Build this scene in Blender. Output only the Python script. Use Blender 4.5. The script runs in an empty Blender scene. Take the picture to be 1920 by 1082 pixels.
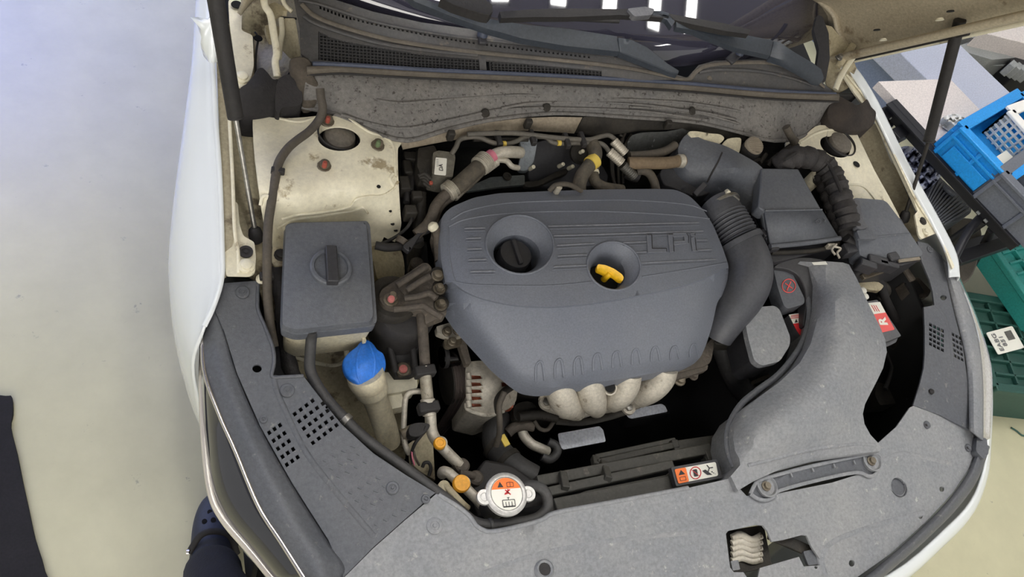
import bpy, bmesh, math, random
import numpy as np
from mathutils import Vector, Matrix
from mathutils.geometry import delaunay_2d_cdt
random.seed(7)
SC = bpy.context.scene
COL = SC.collection
# ------------------------------------------------------------------ camera
F = 1540.57                                   # focal length in pixels of a 1920 px wide frame
AX = np.array((0.91900751, -0.05449162, 0.39045597))    # world axes seen in camera space (right, down, forward)
AY = np.array((-0.2349155, -0.8710633, 0.4313507))
AZ = np.array((0.31660687, -0.48813869, -0.81331464))
CAM = Vector((0, 0, 2.0))
cd = bpy.data.cameras.new('camera'); cam = bpy.data.objects.new('camera', cd); COL.objects.link(cam)
cd.sensor_width = 36; cd.lens = F / 1920 * 36; cd.clip_start = .02; cd.clip_end = 100
cam.matrix_world = Matrix(((AX[0], -AX[1], -AX[2], 0), (AY[0], -AY[1], -AY[2], 0), (AZ[0], -AZ[1], -AZ[2], 2.0), (0, 0, 0, 1)))
SC.camera = cam
XC = .87                                      # centre line of the car
# ------------------------------------------------------------------ world, lights, exposure
w = bpy.data.worlds.new('world'); SC.world = w; w.use_nodes = True
bg = w.node_tree.nodes['Background']; bg.inputs[0].default_value = (.97, .97, .94, 1); bg.inputs[1].default_value = .55
SC.view_settings.view_transform = 'Standard'; SC.view_settings.look = 'None'; SC.view_settings.gamma = 1
SC.view_settings.use_curve_mapping = False; SC.view_settings.exposure = 0.0
def area(name, loc, target, sx, sy, power, col, spread=180):
    l = bpy.data.lights.new(name, 'AREA'); l.shape = 'RECTANGLE'; l.size = sx; l.size_y = sy; l.energy = power; l.color = col; l.spread = math.radians(spread)
    o = bpy.data.objects.new(name, l); COL.objects.link(o); o.location = loc
    o.rotation_euler = (Vector(target) - Vector(loc)).to_track_quat('-Z', 'Y').to_euler()
area('daylight_from_open_door', (-3.5, 6.5, 2.6), (0, 1.5, 0), 3.5, 3, 150, (.50, .60, 1))
area('added_blue_floor_fill', (-1.3, 4.4, 2.9), (.0, 2.35, 0), 1.2, 1.0, 10, (.05, .16, 1), 42)  # added blue lamp with no source of its own, tints the rear left floor
area('daylight_from_front_door', (-1.5, -4.5, 3.2), (.8, .6, .7), 5, 2.5, 190, (1, .96, .90))
# ------------------------------------------------------------------ helpers
def ray(u, v):
    d = np.array((u - 960, v - 541, F)); return Vector((d @ AX, d @ AY, d @ AZ))
def P(u, v, z):
    r = ray(u, v); return CAM + r * ((z - 2.0) / r.z)
def PX(u, v, x):
    r = ray(u, v); return CAM + r * (x / r.x)
def PL(u, v, p, n):
    r = ray(u, v); return CAM + r * ((Vector(p) - CAM).dot(Vector(n)) / r.dot(Vector(n)))
def pr(px, u, v, z):
    return (P(u + 1, v, z) - P(u, v, z)).length * px
def pt(q): return q.copy() if isinstance(q, Vector) else P(q[0], q[1], q[2])
def s(r, g, b):
    f = lambda c: (c / 255 / 12.92) if c / 255 <= .04045 else ((c / 255 + .055) / 1.055) ** 2.4
    return (f(r), f(g), f(b))
def M(name, c1, c2=None, scale=6, rough=.6, metal=0, bump=0, bscale=300, c3=None, s3=40, t3=.62, coat=0, spec=.5, contrast=.25, emit=0, fm=.20, fs=170):
    m = bpy.data.materials.new(name); m.use_nodes = True; nt = m.node_tree; N = nt.nodes; L = nt.links
    b = N['Principled BSDF']; b.inputs['Roughness'].default_value = rough; b.inputs['Metallic'].default_value = metal
    b.inputs['Coat Weight'].default_value = coat; b.inputs['Specular IOR Level'].default_value = spec
    b.inputs['Base Color'].default_value = (*c1, 1)
    tc = N.new('ShaderNodeTexCoord')
    def noise(sc, det=6):
        n = N.new('ShaderNodeTexNoise'); n.inputs['Scale'].default_value = sc; n.inputs['Detail'].default_value = det
        n.inputs['Roughness'].default_value = .65; L.new(tc.outputs['Object'], n.inputs['Vector']); return n
    def ramp(n, a, bb):
        r = N.new('ShaderNodeMapRange'); r.inputs['From Min'].default_value = a; r.inputs['From Max'].default_value = bb
        L.new(n.outputs['Fac'], r.inputs['Value']); return r
    out = None
    if c2:
        r = ramp(noise(scale), .5 - contrast, .5 + contrast)
        mx = N.new('ShaderNodeMix'); mx.data_type = 'RGBA'; mx.inputs['A'].default_value = (*c1, 1); mx.inputs['B'].default_value = (*c2, 1)
        L.new(r.outputs[0], mx.inputs['Factor']); out = mx.outputs['Result']
    if c3:
        r = ramp(noise(s3, 8), t3, t3 + .08)
        mx = N.new('ShaderNodeMix'); mx.data_type = 'RGBA'; mx.inputs['A'].default_value = (*c1, 1); mx.inputs['B'].default_value = (*c3, 1)
        if out: L.new(out, mx.inputs['A'])
        L.new(r.outputs[0], mx.inputs['Factor']); out = mx.outputs['Result']
    if out and fm:
        n_ = noise(fs, 8); r = N.new('ShaderNodeMapRange'); r.inputs['From Min'].default_value = .3; r.inputs['From Max'].default_value = .7
        r.inputs['To Min'].default_value = 1 - fm; r.inputs['To Max'].default_value = 1 + fm; L.new(n_.outputs['Fac'], r.inputs['Value'])
        mx = N.new('ShaderNodeVectorMath'); mx.operation = 'SCALE'; L.new(out, mx.inputs[0]); L.new(r.outputs[0], mx.inputs['Scale']); out = mx.outputs[0]
    if out: L.new(out, b.inputs['Base Color'])
    if bump:
        bp = N.new('ShaderNodeBump'); bp.inputs['Strength'].default_value = bump; bp.inputs['Distance'].default_value = .002
        L.new(noise(bscale, 3).outputs['Fac'], bp.inputs['Height']); L.new(bp.outputs['Normal'], b.inputs['Normal'])
    if emit:
        b.inputs['Emission Color'].default_value = (*c1, 1); b.inputs['Emission Strength'].default_value = emit
    return m
PLAS = M('dusty_black_plastic', s(82, 86, 94), s(104, 106, 109), 8, .5, bump=.4, bscale=500, c3=s(134, 132, 130), s3=60, t3=.66, fm=.18)
PANEL = M('grey_dusty_panel_plastic', s(116, 119, 124), s(140, 140, 140), 6, .55, bump=.3, bscale=500, c3=s(164, 162, 158), s3=55, t3=.62, fm=.20)
SIDEP = M('side_cover_plastic', s(76, 79, 85), s(90, 91, 94), 6, .5, bump=.3, bscale=500, c3=s(116, 114, 112), s3=70, t3=.62, fm=.20)
COVER = M('engine_cover_plastic', s(104, 109, 120), s(116, 119, 126), 5, .45, bump=.3, bscale=900, c3=s(122, 122, 125), s3=90, t3=.66, fm=.15, fs=300)  # bluish base colour stands in for a blue reflection on the cover
EDGEW = M('dusty_edge_highlight', s(136, 138, 144), s(112, 114, 120), 60, .5)  # edge dust plus highlight, painted as a paler colour
COVERD = M('engine_cover_lower_plastic', s(98, 98, 103), s(108, 107, 108), 5, .5, bump=.3, bscale=1200)
DKP = M('black_plastic', s(46, 46, 50), s(58, 57, 58), 12, .5, bump=.2, bscale=500)
BLK = M('black_rubber', s(30, 29, 30), s(46, 43, 41), 20, .7, bump=.3, bscale=300)
FOAM = M('black_foam', s(30, 29, 31), s(52, 49, 48), 14, .85, bump=.8, bscale=120)
HARN = M('taped_harness', s(30, 29, 30), s(60, 56, 54), 45, .7, bump=.9, bscale=90)
VOID = M('near_black_void', s(8, 8, 8), s(14, 13, 12), 8, .9)  # near-black painted in for the darkness inside holes and bay depths
GRIME = M('grimy_dark_metal', s(28, 27, 25), s(62, 57, 49), 18, .7, .2, bump=.5, bscale=120)
CAST = M('dirty_cast_bracket', s(64, 59, 53), s(98, 89, 78), 22, .75, .1, bump=.7, bscale=160, c3=s(126, 112, 94), s3=30, t3=.62)
ALU = M('dirty_aluminium', s(200, 194, 180), s(160, 152, 136), 20, .45, .35, bump=.3, bscale=150, c3=s(92, 80, 62), s3=55, t3=.62)
ALUD = M('stained_cast_aluminium', s(200, 194, 180), s(168, 160, 144), 14, .55, .25, bump=.5, bscale=260, c3=s(110, 98, 80), s3=28, t3=.6)
STEEL = M('zinc_steel', s(165, 163, 158), s(120, 116, 108), 40, .35, .8)
RUSTB = M('stained_bolt_steel', s(128, 120, 104), s(92, 82, 68), 60, .5, .5)
CREAM = M('cream_body_primer', s(232, 226, 202), s(216, 208, 182), 6, .45, bump=.2, bscale=90, c3=s(160, 146, 116), s3=22, t3=.60, coat=.1, fm=.10, fs=120)
CREAMD = M('dirty_cream_body_primer', s(190, 180, 150), s(156, 144, 116), 7, .55, bump=.2, bscale=80, c3=s(104, 92, 72), s3=16, t3=.54)
CHANNEL = M('dusty_gutter_paint', s(180, 172, 148), s(150, 140, 116), 9, .6, c3=s(120, 110, 92), s3=25, t3=.6)
WHITE = M('pearl_white_paint', s(226, 230, 230), s(222, 226, 226), 2, .22, coat=.7, fm=0)
HOODM = M('hood_underside_paint', s(184, 173, 150), s(166, 154, 130), 4, .5, c3=s(120, 104, 80), s3=9, t3=.60)
CHROME = M('headlamp_chrome', s(220, 215, 212), None, rough=.12, metal=1)
LENS = M('smoked_headlamp_lens', s(50, 50, 54), s(34, 34, 37), 3, .08, coat=1, fm=0)
GLASS = M('dark_windscreen_glass', s(50, 49, 60), None, rough=.03, coat=1, spec=1)  # base colour lifted to imitate the ceiling's reflection in the glass
INSUL = M('dusty_insulation_panel', s(98, 97, 96), s(122, 118, 112), 9, .8, bump=1, bscale=90, c3=s(64, 60, 56), s3=120, t3=.57, fm=.25, fs=140)
COWL = M('cowl_plastic', s(62, 63, 66), s(84, 81, 78), 9, .55, bump=.3, bscale=260, c3=s(112, 103, 92), s3=30, t3=.62)
TAN = M('dusty_tan_seal', s(110, 102, 90), s(80, 75, 68), 14, .75, bump=.4, bscale=150)
SEALB = M('blue_sheen_seal_rubber', s(74, 80, 98), s(60, 66, 80), 12, .35)  # blue highlight along the cowl edge is painted into this colour
WIPER = M('wiper_arm_paint', s(52, 58, 66), s(62, 66, 72), 10, .38)
FOIL = M('creased_foil_mat', s(172, 160, 140), s(140, 128, 110), 16, .5, .3, bump=1, bscale=60)
HOSEM = M('speckled_dusty_hose', s(58, 54, 48), s(98, 90, 76), 60, .75, bump=.5, bscale=260)
RHOSE = M('dusty_grey_rubber_hose', s(66, 61, 55), s(88, 80, 68), 20, .75)
BHOSE = M('black_rubber_hose', s(52, 52, 52), s(66, 64, 62), 20, .6, bump=.3, bscale=200)
TANK = M('milky_tank_plastic', s(212, 205, 180), s(178, 168, 140), 9, .45, c3=s(120, 108, 84), s3=22, t3=.62)
WASHER = M('stained_washer_neck_plastic', s(220, 212, 186), s(186, 174, 144), 9, .45, c3=s(140, 124, 98), s3=28, t3=.62)
BLUE = M('blue_cap_plastic', s(44, 116, 214), s(52, 124, 220), 6, .4)
YEL = M('yellow_dipstick_plastic', s(246, 196, 26), s(236, 180, 22), 30, .45)
ORC = M('orange_valve_cap', s(240, 172, 44), s(214, 146, 34), 40, .5)
COPPER = M('copper_windings', s(206, 116, 84), s(140, 70, 50), 90, .45, .2)
BELT = M('ribbed_belt_rubber', s(62, 54, 50), s(76, 66, 60), 20, .7)
SHINY = M('polished_pulley', s(70, 68, 66), None, rough=.15, metal=1)
LBLW = M('label_white', s(228, 226, 214)); LBLO = M('label_orange', s(240, 120, 48)); LBLR = M('label_red', s(206, 40, 46)); LBLP = M('label_salmon', s(226, 92, 88))
INK = M('ink_black', s(34, 32, 32)); INKR = M('ink_red', s(208, 52, 52)); INKG = M('ink_grey', s(110, 110, 112)); PINK = M('pink_paint_mark', s(196, 112, 108), s(170, 104, 96), 200); REDM = M('red_paint_mark', s(168, 74, 58), s(130, 66, 52), 200); GRNM = M('green_paint_mark', s(104, 124, 84), s(84, 100, 70), 200)
PINKT = M('pink_tape', s(196, 112, 128)); YTAPE = M('yellow_tape', s(214, 186, 82)); PALE = M('pale_blue_white_sticker', s(242, 245, 250), s(232, 236, 244), 30)
PORT = M('grey_cap_plastic', s(150, 140, 122), s(120, 110, 96), 20, .7)
BATT = M('battery_case', s(92, 92, 94), s(70, 70, 72), 20, .5)
FLOORM = M('epoxy_concrete_floor', s(180, 176, 146), s(196, 192, 160), 1.6, .42, bump=.08, bscale=30, c3=s(128, 126, 116), s3=20, t3=.655, spec=.5, fm=.06, fs=9)
CEILM = M('ceiling_steel', s(150, 150, 166)); LAMP = M('lit_lamp_panel', (1, .98, .95), rough=.5, emit=22)
BENCH = M('pale_bench_top', s(172, 178, 196), s(186, 190, 204), 3, .5); BENCHS = M('bench_side', s(120, 134, 160), s(140, 150, 172), 3, .6)
TABLEM = M('dusty_white_table_top', s(216, 206, 200), s(204, 196, 190), 4, .5); BFRAME = M('black_slotted_steel', s(26, 26, 30), s(40, 40, 44), 10, .45, .3)
CBLUE = M('blue_crate_plastic', s(20, 132, 206), s(30, 144, 216), 5, .4); CGREY = M('grey_crate_plastic', s(92, 96, 104), s(104, 107, 114), 6, .5)
CGRN = M('dark_green_crate_plastic', s(28, 66, 58), s(38, 80, 70), 7, .5); CTEAL = M('teal_crate_plastic', s(34, 128, 120), s(44, 140, 132), 7, .5)
CWHT = M('white_basket_plastic', s(222, 220, 214)); BAG = M('translucent_plastic_bag', s(184, 190, 214), s(222, 226, 240), 25, .25, bump=1, bscale=25)
WOOD = M('brown_board', s(134, 112, 84), s(98, 80, 60), 5, .8); GREYM = M('grey_machine_metal', s(150, 152, 150), s(130, 132, 130), 6, .5); NAVY = M('navy_trouser_cloth', s(20, 21, 32), s(30, 31, 44), 20, .9, bump=.5, bscale=200)
CLOG = M('navy_foam_clog', s(38, 42, 56), s(46, 50, 64), 10, .55); MATM = M('black_fabric_mat', s(24, 23, 26), s(34, 32, 36), 20, .95, bump=.6, bscale=80)
REND = M('silver_cap_metal', s(188, 186, 182), s(168, 166, 162), 30, .42, .5)

REG = {}          # world position of each object before parenting
def reg(o, name, parent, loc):
    COL.objects.link(o); o.location = loc; REG[o] = Vector(loc)
    if parent: o.parent = parent; REG[o] = Vector(loc)
    return o
def mesh(name, vs, fs, mat, parent=None, bev=0, seg=2, smooth=True, ang=38, mats=None, fm=None):
    vs = [Vector(v) for v in vs]
    lo = Vector((min(v[i] for v in vs) for i in range(3))); hi = Vector((max(v[i] for v in vs) for i in range(3)))
    c = Vector(((lo.x + hi.x) / 2, (lo.y + hi.y) / 2, lo.z))
    me = bpy.data.meshes.new(name); me.from_pydata([v - c for v in vs], [], fs); me.materials.append(mat)
    bm = bmesh.new(); bm.from_mesh(me); bmesh.ops.recalc_face_normals(bm, faces=bm.faces); bm.to_mesh(me); bm.free()
    if smooth:
        me.polygons.foreach_set('use_smooth', [True] * len(me.polygons)); me.set_sharp_from_angle(angle=math.radians(ang))
    o = bpy.data.objects.new(name, me); reg(o, name, parent, c)
    if bev:
        b = o.modifiers.new('bevel', 'BEVEL'); b.width = bev; b.segments = seg; b.limit_method = 'ANGLE'; b.angle_limit = math.radians(40)
    return o
def T(name, label, cat, group=None):
    o = bpy.data.objects.new(name, None); o.empty_display_size = .05; reg(o, name, None, (0, 0, 0))
    o['label'] = label; o['category'] = cat
    if group: o['group'] = group
    return o
def tag(o, label, cat, group=None):
    o['label'] = label; o['category'] = cat
    if group: o['group'] = group
    return o
def CR(pts, n, closed=False):
    a = [np.array(p, float) for p in pts]; k = len(a); out = []
    if n <= 1: return [tuple(x) for x in a]
    rng = range(k) if closed else range(k - 1)
    for i in rng:
        if closed: p0, p1, p2, p3 = a[i - 1], a[i], a[(i + 1) % k], a[(i + 2) % k]
        else: p1, p2 = a[i], a[i + 1]; p0 = a[i - 1] if i else 2 * p1 - p2; p3 = a[i + 2] if i + 2 < k else 2 * p2 - p1
        for j in range(n):
            t = j / n
            out.append(tuple(.5 * (2 * p1 + (p2 - p0) * t + (2 * p0 - 5 * p1 + 4 * p2 - p3) * t * t + (3 * p1 - p0 - 3 * p2 + p3) * t ** 3)))
    if not closed: out.append(tuple(a[-1]))
    return out
def RC(poly, r=6, n=4):                        # rounded corners
    out = []; k = len(poly)
    for i in range(k):
        p = np.array(poly[i], float); a = np.array(poly[i - 1], float) - p; b = np.array(poly[(i + 1) % k], float) - p
        la, lb = np.linalg.norm(a), np.linalg.norm(b); d = min(r, la * .45, lb * .45); A = p + a / la * d; B = p + b / lb * d
        for j in range(n + 1):
            t = j / n; out.append(tuple((1 - t) ** 2 * A + 2 * t * (1 - t) * p + t * t * B))
    return out
def SM(poly, n=4): return CR(poly, n, True)
def ell(u, v, a, b, n=24, rot=0):
    c, q = math.cos(rot), math.sin(rot)
    return [(u + a * math.cos(2 * math.pi * i / n) * c - b * math.sin(2 * math.pi * i / n) * q, v + a * math.cos(2 * math.pi * i / n) * q + b * math.sin(2 * math.pi * i / n) * c) for i in range(n)]
def TPS(ctrl):
    c = np.array([q[:2] for q in ctrl], float) / 500; z = np.array([q[2] for q in ctrl], float); n = len(c)
    def U(r): return np.where(r > 1e-9, r * r * np.log(np.maximum(r, 1e-9)), 0)
    K = U(np.linalg.norm(c[:, None] - c[None], axis=2)); Q = np.hstack([np.ones((n, 1)), c])
    A = np.zeros((n + 3, n + 3)); A[:n, :n] = K; A[:n, n:] = Q; A[n:, :n] = Q.T
    sol = np.linalg.lstsq(A, np.concatenate([z, np.zeros(3)]), rcond=None)[0]
    def f(u, v):
        p = np.array((u, v)) / 500; d = U(np.linalg.norm(c - p, axis=1)); return float(d @ sol[:n] + sol[n] + sol[n + 1] * p[0] + sol[n + 2] * p[1])
    return f
def inside(p, poly):
    x, y = p; r = False; j = len(poly) - 1
    for i in range(len(poly)):
        xi, yi = poly[i][0], poly[i][1]; xj, yj = poly[j][0], poly[j][1]
        if (yi > y) != (yj > y) and x < (xj - xi) * (y - yi) / (yj - yi) + xi: r = not r
        j = i
    return r
def zfun(z):
    if callable(z): return z
    if isinstance(z, (int, float)): return lambda u, v: z
    return TPS(z)
def sheet(name, mat, outer, z, th=.003, holes=(), parent=None, step=0, lines=(), bev=0, taper=0, ang=38, seg=2, thz=None):
    """top surface over an outline, with holes, dropped th downwards in the world"""
    zf = zfun(z); pts = []; edges = []
    for L_ in [list(outer)] + [list(h) for h in holes]:
        b = len(pts); pts += [(p[0], p[1]) for p in L_]; edges += [(b + i, b + (i + 1) % len(L_)) for i in range(len(L_))]
    for L_ in lines:
        b = len(pts); pts += [(p[0], p[1]) for p in L_]; edges += [(b + i, b + i + 1) for i in range(len(L_) - 1)]
    if step:
        us = [p[0] for p in outer]; vv = [p[1] for p in outer]; u = min(us) + step / 2
        while u < max(us):
            v = min(vv) + step / 2
            while v < max(vv):
                q = (u + random.uniform(-.1, .1) * step, v + random.uniform(-.1, .1) * step)
                if inside(q, outer) and not any(inside(q, h) for h in holes):
                    if min((q[0] - p[0]) ** 2 + (q[1] - p[1]) ** 2 for p in pts) > (step * .35) ** 2: pts.append(q)
                v += step
            u += step
    V, E_, Fc, *_ = delaunay_2d_cdt([Vector(p) for p in pts], edges, [], 0, 1e-4)
    tri = []
    for f in Fc:
        c = ((V[f[0]][0] + V[f[1]][0] + V[f[2]][0]) / 3, (V[f[0]][1] + V[f[1]][1] + V[f[2]][1]) / 3)
        if inside(c, outer) and not any(inside(c, h) for h in holes): tri.append(tuple(f))
    used = sorted({i for t in tri for i in t}); ix = {k: i for i, k in enumerate(used)}; tri = [tuple(ix[i] for i in t) for t in tri]
    top = [P(V[k][0], V[k][1], zf(V[k][0], V[k][1])) for k in used]; n = len(top)
    cen = sum(top, Vector()) / n
    bot = []
    for k, p in zip(used, top):
        q = p + (p - cen) * taper; bot.append(Vector((q.x, q.y, p.z - th if thz is None else thz)))
    cnt = {}
    for t in tri:
        for i in range(3):
            e = (t[i], t[(i + 1) % 3]); cnt[tuple(sorted(e))] = cnt.get(tuple(sorted(e)), []) + [e]
    fs = list(tri) + [tuple(n + i for i in reversed(t)) for t in tri]
    for k, es in cnt.items():
        if len(es) == 1: a, b = es[0]; fs.append((b, a, n + a, n + b))
    return mesh(name, top + bot, fs, mat, parent, bev=bev, seg=seg, ang=ang)
def tube(name, mat, pts, r, parent=None, seg=12, n=6, corr=None, closed=False, flat=1, caps=True):
    raw = [tuple(pt(p)) + ((p[3] if (not isinstance(p, Vector) and len(p) > 3) else r),) for p in pts]
    c = CR(raw, n, closed); k = len(c); vs = []; fs = []; up = Vector((0, 0, 1)); prev = None
    acc = 0
    for i in range(k):
        p = Vector(c[i][:3]); a = Vector(c[(i - 1) % k if closed else max(i - 1, 0)][:3]); b = Vector(c[(i + 1) % k if closed else min(i + 1, k - 1)][:3])
        t = (b - a).normalized(); acc += (p - a).length
        if prev is None:
            x = t.cross(up); x = x if x.length > .05 else t.cross(Vector((0, 1, 0))); x.normalize()
        else: x = (prev - t * prev.dot(t)).normalized()
        prev = x; y = x.cross(t); R = c[i][3] * (corr(i, acc) if corr else 1)
        for j in range(seg):
            q = 2 * math.pi * j / seg; vs.append(p + x * R * math.cos(q) + y * R * flat * math.sin(q))
    m = k if closed else k - 1
    for i in range(m):
        for j in range(seg):
            a = i * seg + j; b = i * seg + (j + 1) % seg; a2 = ((i + 1) % k) * seg + j; b2 = ((i + 1) % k) * seg + (j + 1) % seg
            fs.append((a, b, b2, a2))
    if not closed and caps: fs += [tuple(range(seg)), tuple((k - 1) * seg + j for j in reversed(range(seg)))]
    return mesh(name, vs, fs, mat, parent, ang=50)
def basis(ax):
    a = Vector(ax).normalized(); x = a.cross(Vector((0, 1, 0))) if abs(a.y) < .9 else a.cross(Vector((1, 0, 0))); x.normalize(); return x, a.cross(x), a
def lathe(name, mat, c, prof, parent=None, seg=28, axis=(0, 0, 1), hexa=0, ang=38):
    x, y, a = basis(axis); c = pt(c); seg = hexa or seg; vs = []; fs = []; k = len(prof)
    for r, h in prof:
        for j in range(seg):
            q = 2 * math.pi * j / seg; vs.append(c + x * r * math.cos(q) + y * r * math.sin(q) + a * h)
    for i in range(k - 1):
        for j in range(seg):
            fs.append((i * seg + j, i * seg + (j + 1) % seg, (i + 1) * seg + (j + 1) % seg, (i + 1) * seg + j))
    if prof[0][0] > 1e-6: fs.append(tuple(range(seg)))
    if prof[-1][0] > 1e-6: fs.append(tuple((k - 1) * seg + j for j in range(seg)))
    o = mesh(name, vs, fs, mat, parent, ang=ang); return o
def box(name, mat, c, d, rz=0, parent=None, bev=.003, rx=0, ry=0, taper=1):
    c = pt(c); R = Matrix.Rotation(rz, 3, 'Z') @ Matrix.Rotation(ry, 3, 'Y') @ Matrix.Rotation(rx, 3, 'X'); vs = []
    for z in (-.5, .5):
        for x, y in ((-.5, -.5), (.5, -.5), (.5, .5), (-.5, .5)):
            k = taper if z < 0 else 1; vs.append(c + R @ Vector((x * d[0] * k, y * d[1] * k, z * d[2])))
    return mesh(name, vs, [(0, 3, 2, 1), (4, 5, 6, 7), (0, 1, 5, 4), (1, 2, 6, 5), (2, 3, 7, 6), (3, 0, 4, 7)], mat, parent, bev=bev)
def loft(name, mat, rails, parent=None, n=6, m=4, th=.004, ang=50):
    rs = [CR([tuple(pt(p)) for p in r], n) for r in rails]; k = len(rs[0]); cols = []
    for j in range(k): cols.append(CR([r[j] for r in rs], m))
    h = len(cols[0]); vs = [Vector(cols[j][i]) for i in range(h) for j in range(k)]
    fs = [(i * k + j, i * k + j + 1, (i + 1) * k + j + 1, (i + 1) * k + j) for i in range(h - 1) for j in range(k - 1)]
    o = mesh(name, vs, fs, mat, parent, ang=ang)
    if th: md = o.modifiers.new('solid', 'SOLIDIFY'); md.thickness = th; md.offset = -1
    return o
def bar(name, mat, a, b, w, h, parent=None, bev=.001):
    a = pt(a); b = pt(b); t = (b - a); L_ = t.length; t.normalize(); x = t.cross(Vector((0, 0, 1)))
    x = x.normalized() if x.length > .01 else Vector((1, 0, 0)); y = x.cross(t); vs = []
    for e in (a, b):
        for sx, sy in ((-1, -1), (1, -1), (1, 1), (-1, 1)): vs.append(e + x * w / 2 * sx + y * h / 2 * sy)
    return mesh(name, vs, [(0, 3, 2, 1), (4, 5, 6, 7), (0, 1, 5, 4), (1, 2, 6, 5), (2, 3, 7, 6), (3, 0, 4, 7)], mat, parent, bev=bev)
def bolt(u, v, z, r=.008, mat=None, parent=None, tip=None, h=.008, name='bolt', axis=(0, 0, 1)):
    mat = mat or RUSTB; c = P(u, v, z)
    o = lathe(name, mat, c, [(r * 1.45, -.002), (r * 1.45, .001), (r * 1.3, .002), (r, .002), (r, h), (r * .8, h + .001), (0, h + .001)], parent, seg=12, axis=axis)
    if tip: lathe('paint_mark', tip, c + Vector(axis).normalized() * h, [(r * .7, 0), (r * .68, h * .9), (r * .45, h * 1.3), (0, h * 1.3)], o, seg=10, axis=axis)
    return o
def pin(u, v, z, r=.010, mat=None, parent=None):
    return lathe('push_pin', mat or PANEL, P(u, v, z), [(r, -.001), (r, .001), (r * .9, .002), (r * .55, .002), (r * .5, .0008), (r * .25, .0008), (r * .2, .0022), (0, .0022)], parent, seg=20)
def text(body, o, xdir, size, mat, parent, name='lettering', nrm=None, ext=.0003, bold=0):
    """flat lettering at world point o, running along xdir"""
    cu = bpy.data.curves.new('t', 'FONT'); cu.body = body; cu.size = size; cu.extrude = ext; cu.align_x = 'CENTER'; cu.align_y = 'CENTER'; cu.offset = bold; cu.resolution_u = 3
    ob = bpy.data.objects.new('t', cu); COL.objects.link(ob)
    dg = bpy.context.evaluated_depsgraph_get(); me = bpy.data.meshes.new_from_object(ob.evaluated_get(dg)); bpy.data.objects.remove(ob)
    x = Vector(xdir).normalized(); nn = Vector(nrm).normalized() if nrm else Vector((0, 0, 1)); y = nn.cross(x).normalized(); nn = x.cross(y)
    vs = [Vector(o) + x * q.co.x + y * q.co.y + nn * q.co.z for q in me.vertices]; fs = [tuple(p.vertices) for p in me.polygons]
    bpy.data.meshes.remove(me)
    return mesh(name, vs, fs, mat, parent, smooth=False)
def patch(name, mat, corners, z, parent, th=.0004, r=0):
    return sheet(name, mat, RC(corners, r) if r else corners, z, th, parent=parent)
def ridge(name, mat, uv, z, r, parent, off=0, n=5, flat=.6, seg=8):
    zf = zfun(z); q = CR(uv, n); return tube(name, mat, [(a[0], a[1], zf(a[0], a[1]) + off) for a in q], r, parent, seg=seg, n=1, flat=flat)
def finish():
    dep = lambda o: 0 if not o.parent else 1 + dep(o.parent)
    kids = {}
    for o in REG:
        if o.parent: kids.setdefault(o.parent, []).append(o)
    def desc(o):
        for c in kids.get(o, []): yield c; yield from desc(c)
    bpy.context.view_layer.update()
    for o in list(REG):
        if o.type == 'EMPTY' and not o.parent:
            cs = [REG[c] + Vector(k) for c in desc(o) if c.type == 'MESH' for k in c.bound_box]
            if not cs: continue
            lo = [min(c[i] for c in cs) for i in range(3)]; hi = [max(c[i] for c in cs) for i in range(3)]
            REG[o] = Vector(((lo[0] + hi[0]) / 2, (lo[1] + hi[1]) / 2, lo[2])); o.location = REG[o]
    for o in REG:
        if o.parent: o.location = REG[o] - REG[o.parent]
MX = lambda p: Vector((2 * XC - p.x, p.y, p.z))
# ================================================================== SETTING
def plane_box(name, x0, x1, y0, y1, z0, z1, mat):
    o = mesh(name, [(x, y, z) for z in (z0, z1) for x, y in ((x0, y0), (x1, y0), (x1, y1), (x0, y1))], [(0, 3, 2, 1), (4, 5, 6, 7), (0, 1, 5, 4), (1, 2, 6, 5), (2, 3, 7, 6), (3, 0, 4, 7)], mat, smooth=False)
    o['kind'] = 'structure'; return o
plane_box('floor', -6, 9, -5, 9, -.1, 0, FLOORM)
plane_box('ceiling', -6, 9, -5, 9, 4.6, 4.7, CEILM)
first = None
for i, (x, y) in enumerate([(x, 1.12) for x in (-1.38, .04, .75, 1.46, 2.16, 2.87, 3.6, 4.3)] + [(x, y) for x in (-1.38, .75, 2.87, 5) for y in (-1.8, 3.9)]):
    t = T('ceiling_light', 'lit narrow lamp panel of the rows on the workshop ceiling above the car', 'ceiling light', 'lamp panels on the ceiling')
    if first is None:
        a = box('lamp_housing', BFRAME, Vector((x, y, 4.575)), (.24, 1.26, .05), parent=t); b = box('diffuser', LAMP, Vector((x, y, 4.54)), (.19, 1.2, .02), parent=t); first = (a, b)
    else:
        for q, zz in ((first[0], 4.55), (first[1], 4.53)):
            c = q.copy(); reg(c, q.name, t, (x, y, zz))
# ================================================================== CAR BODY
car = T('car_body', 'pearl white car body shell with open engine bay, parked on the workshop floor', 'car')
V = Vector
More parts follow.
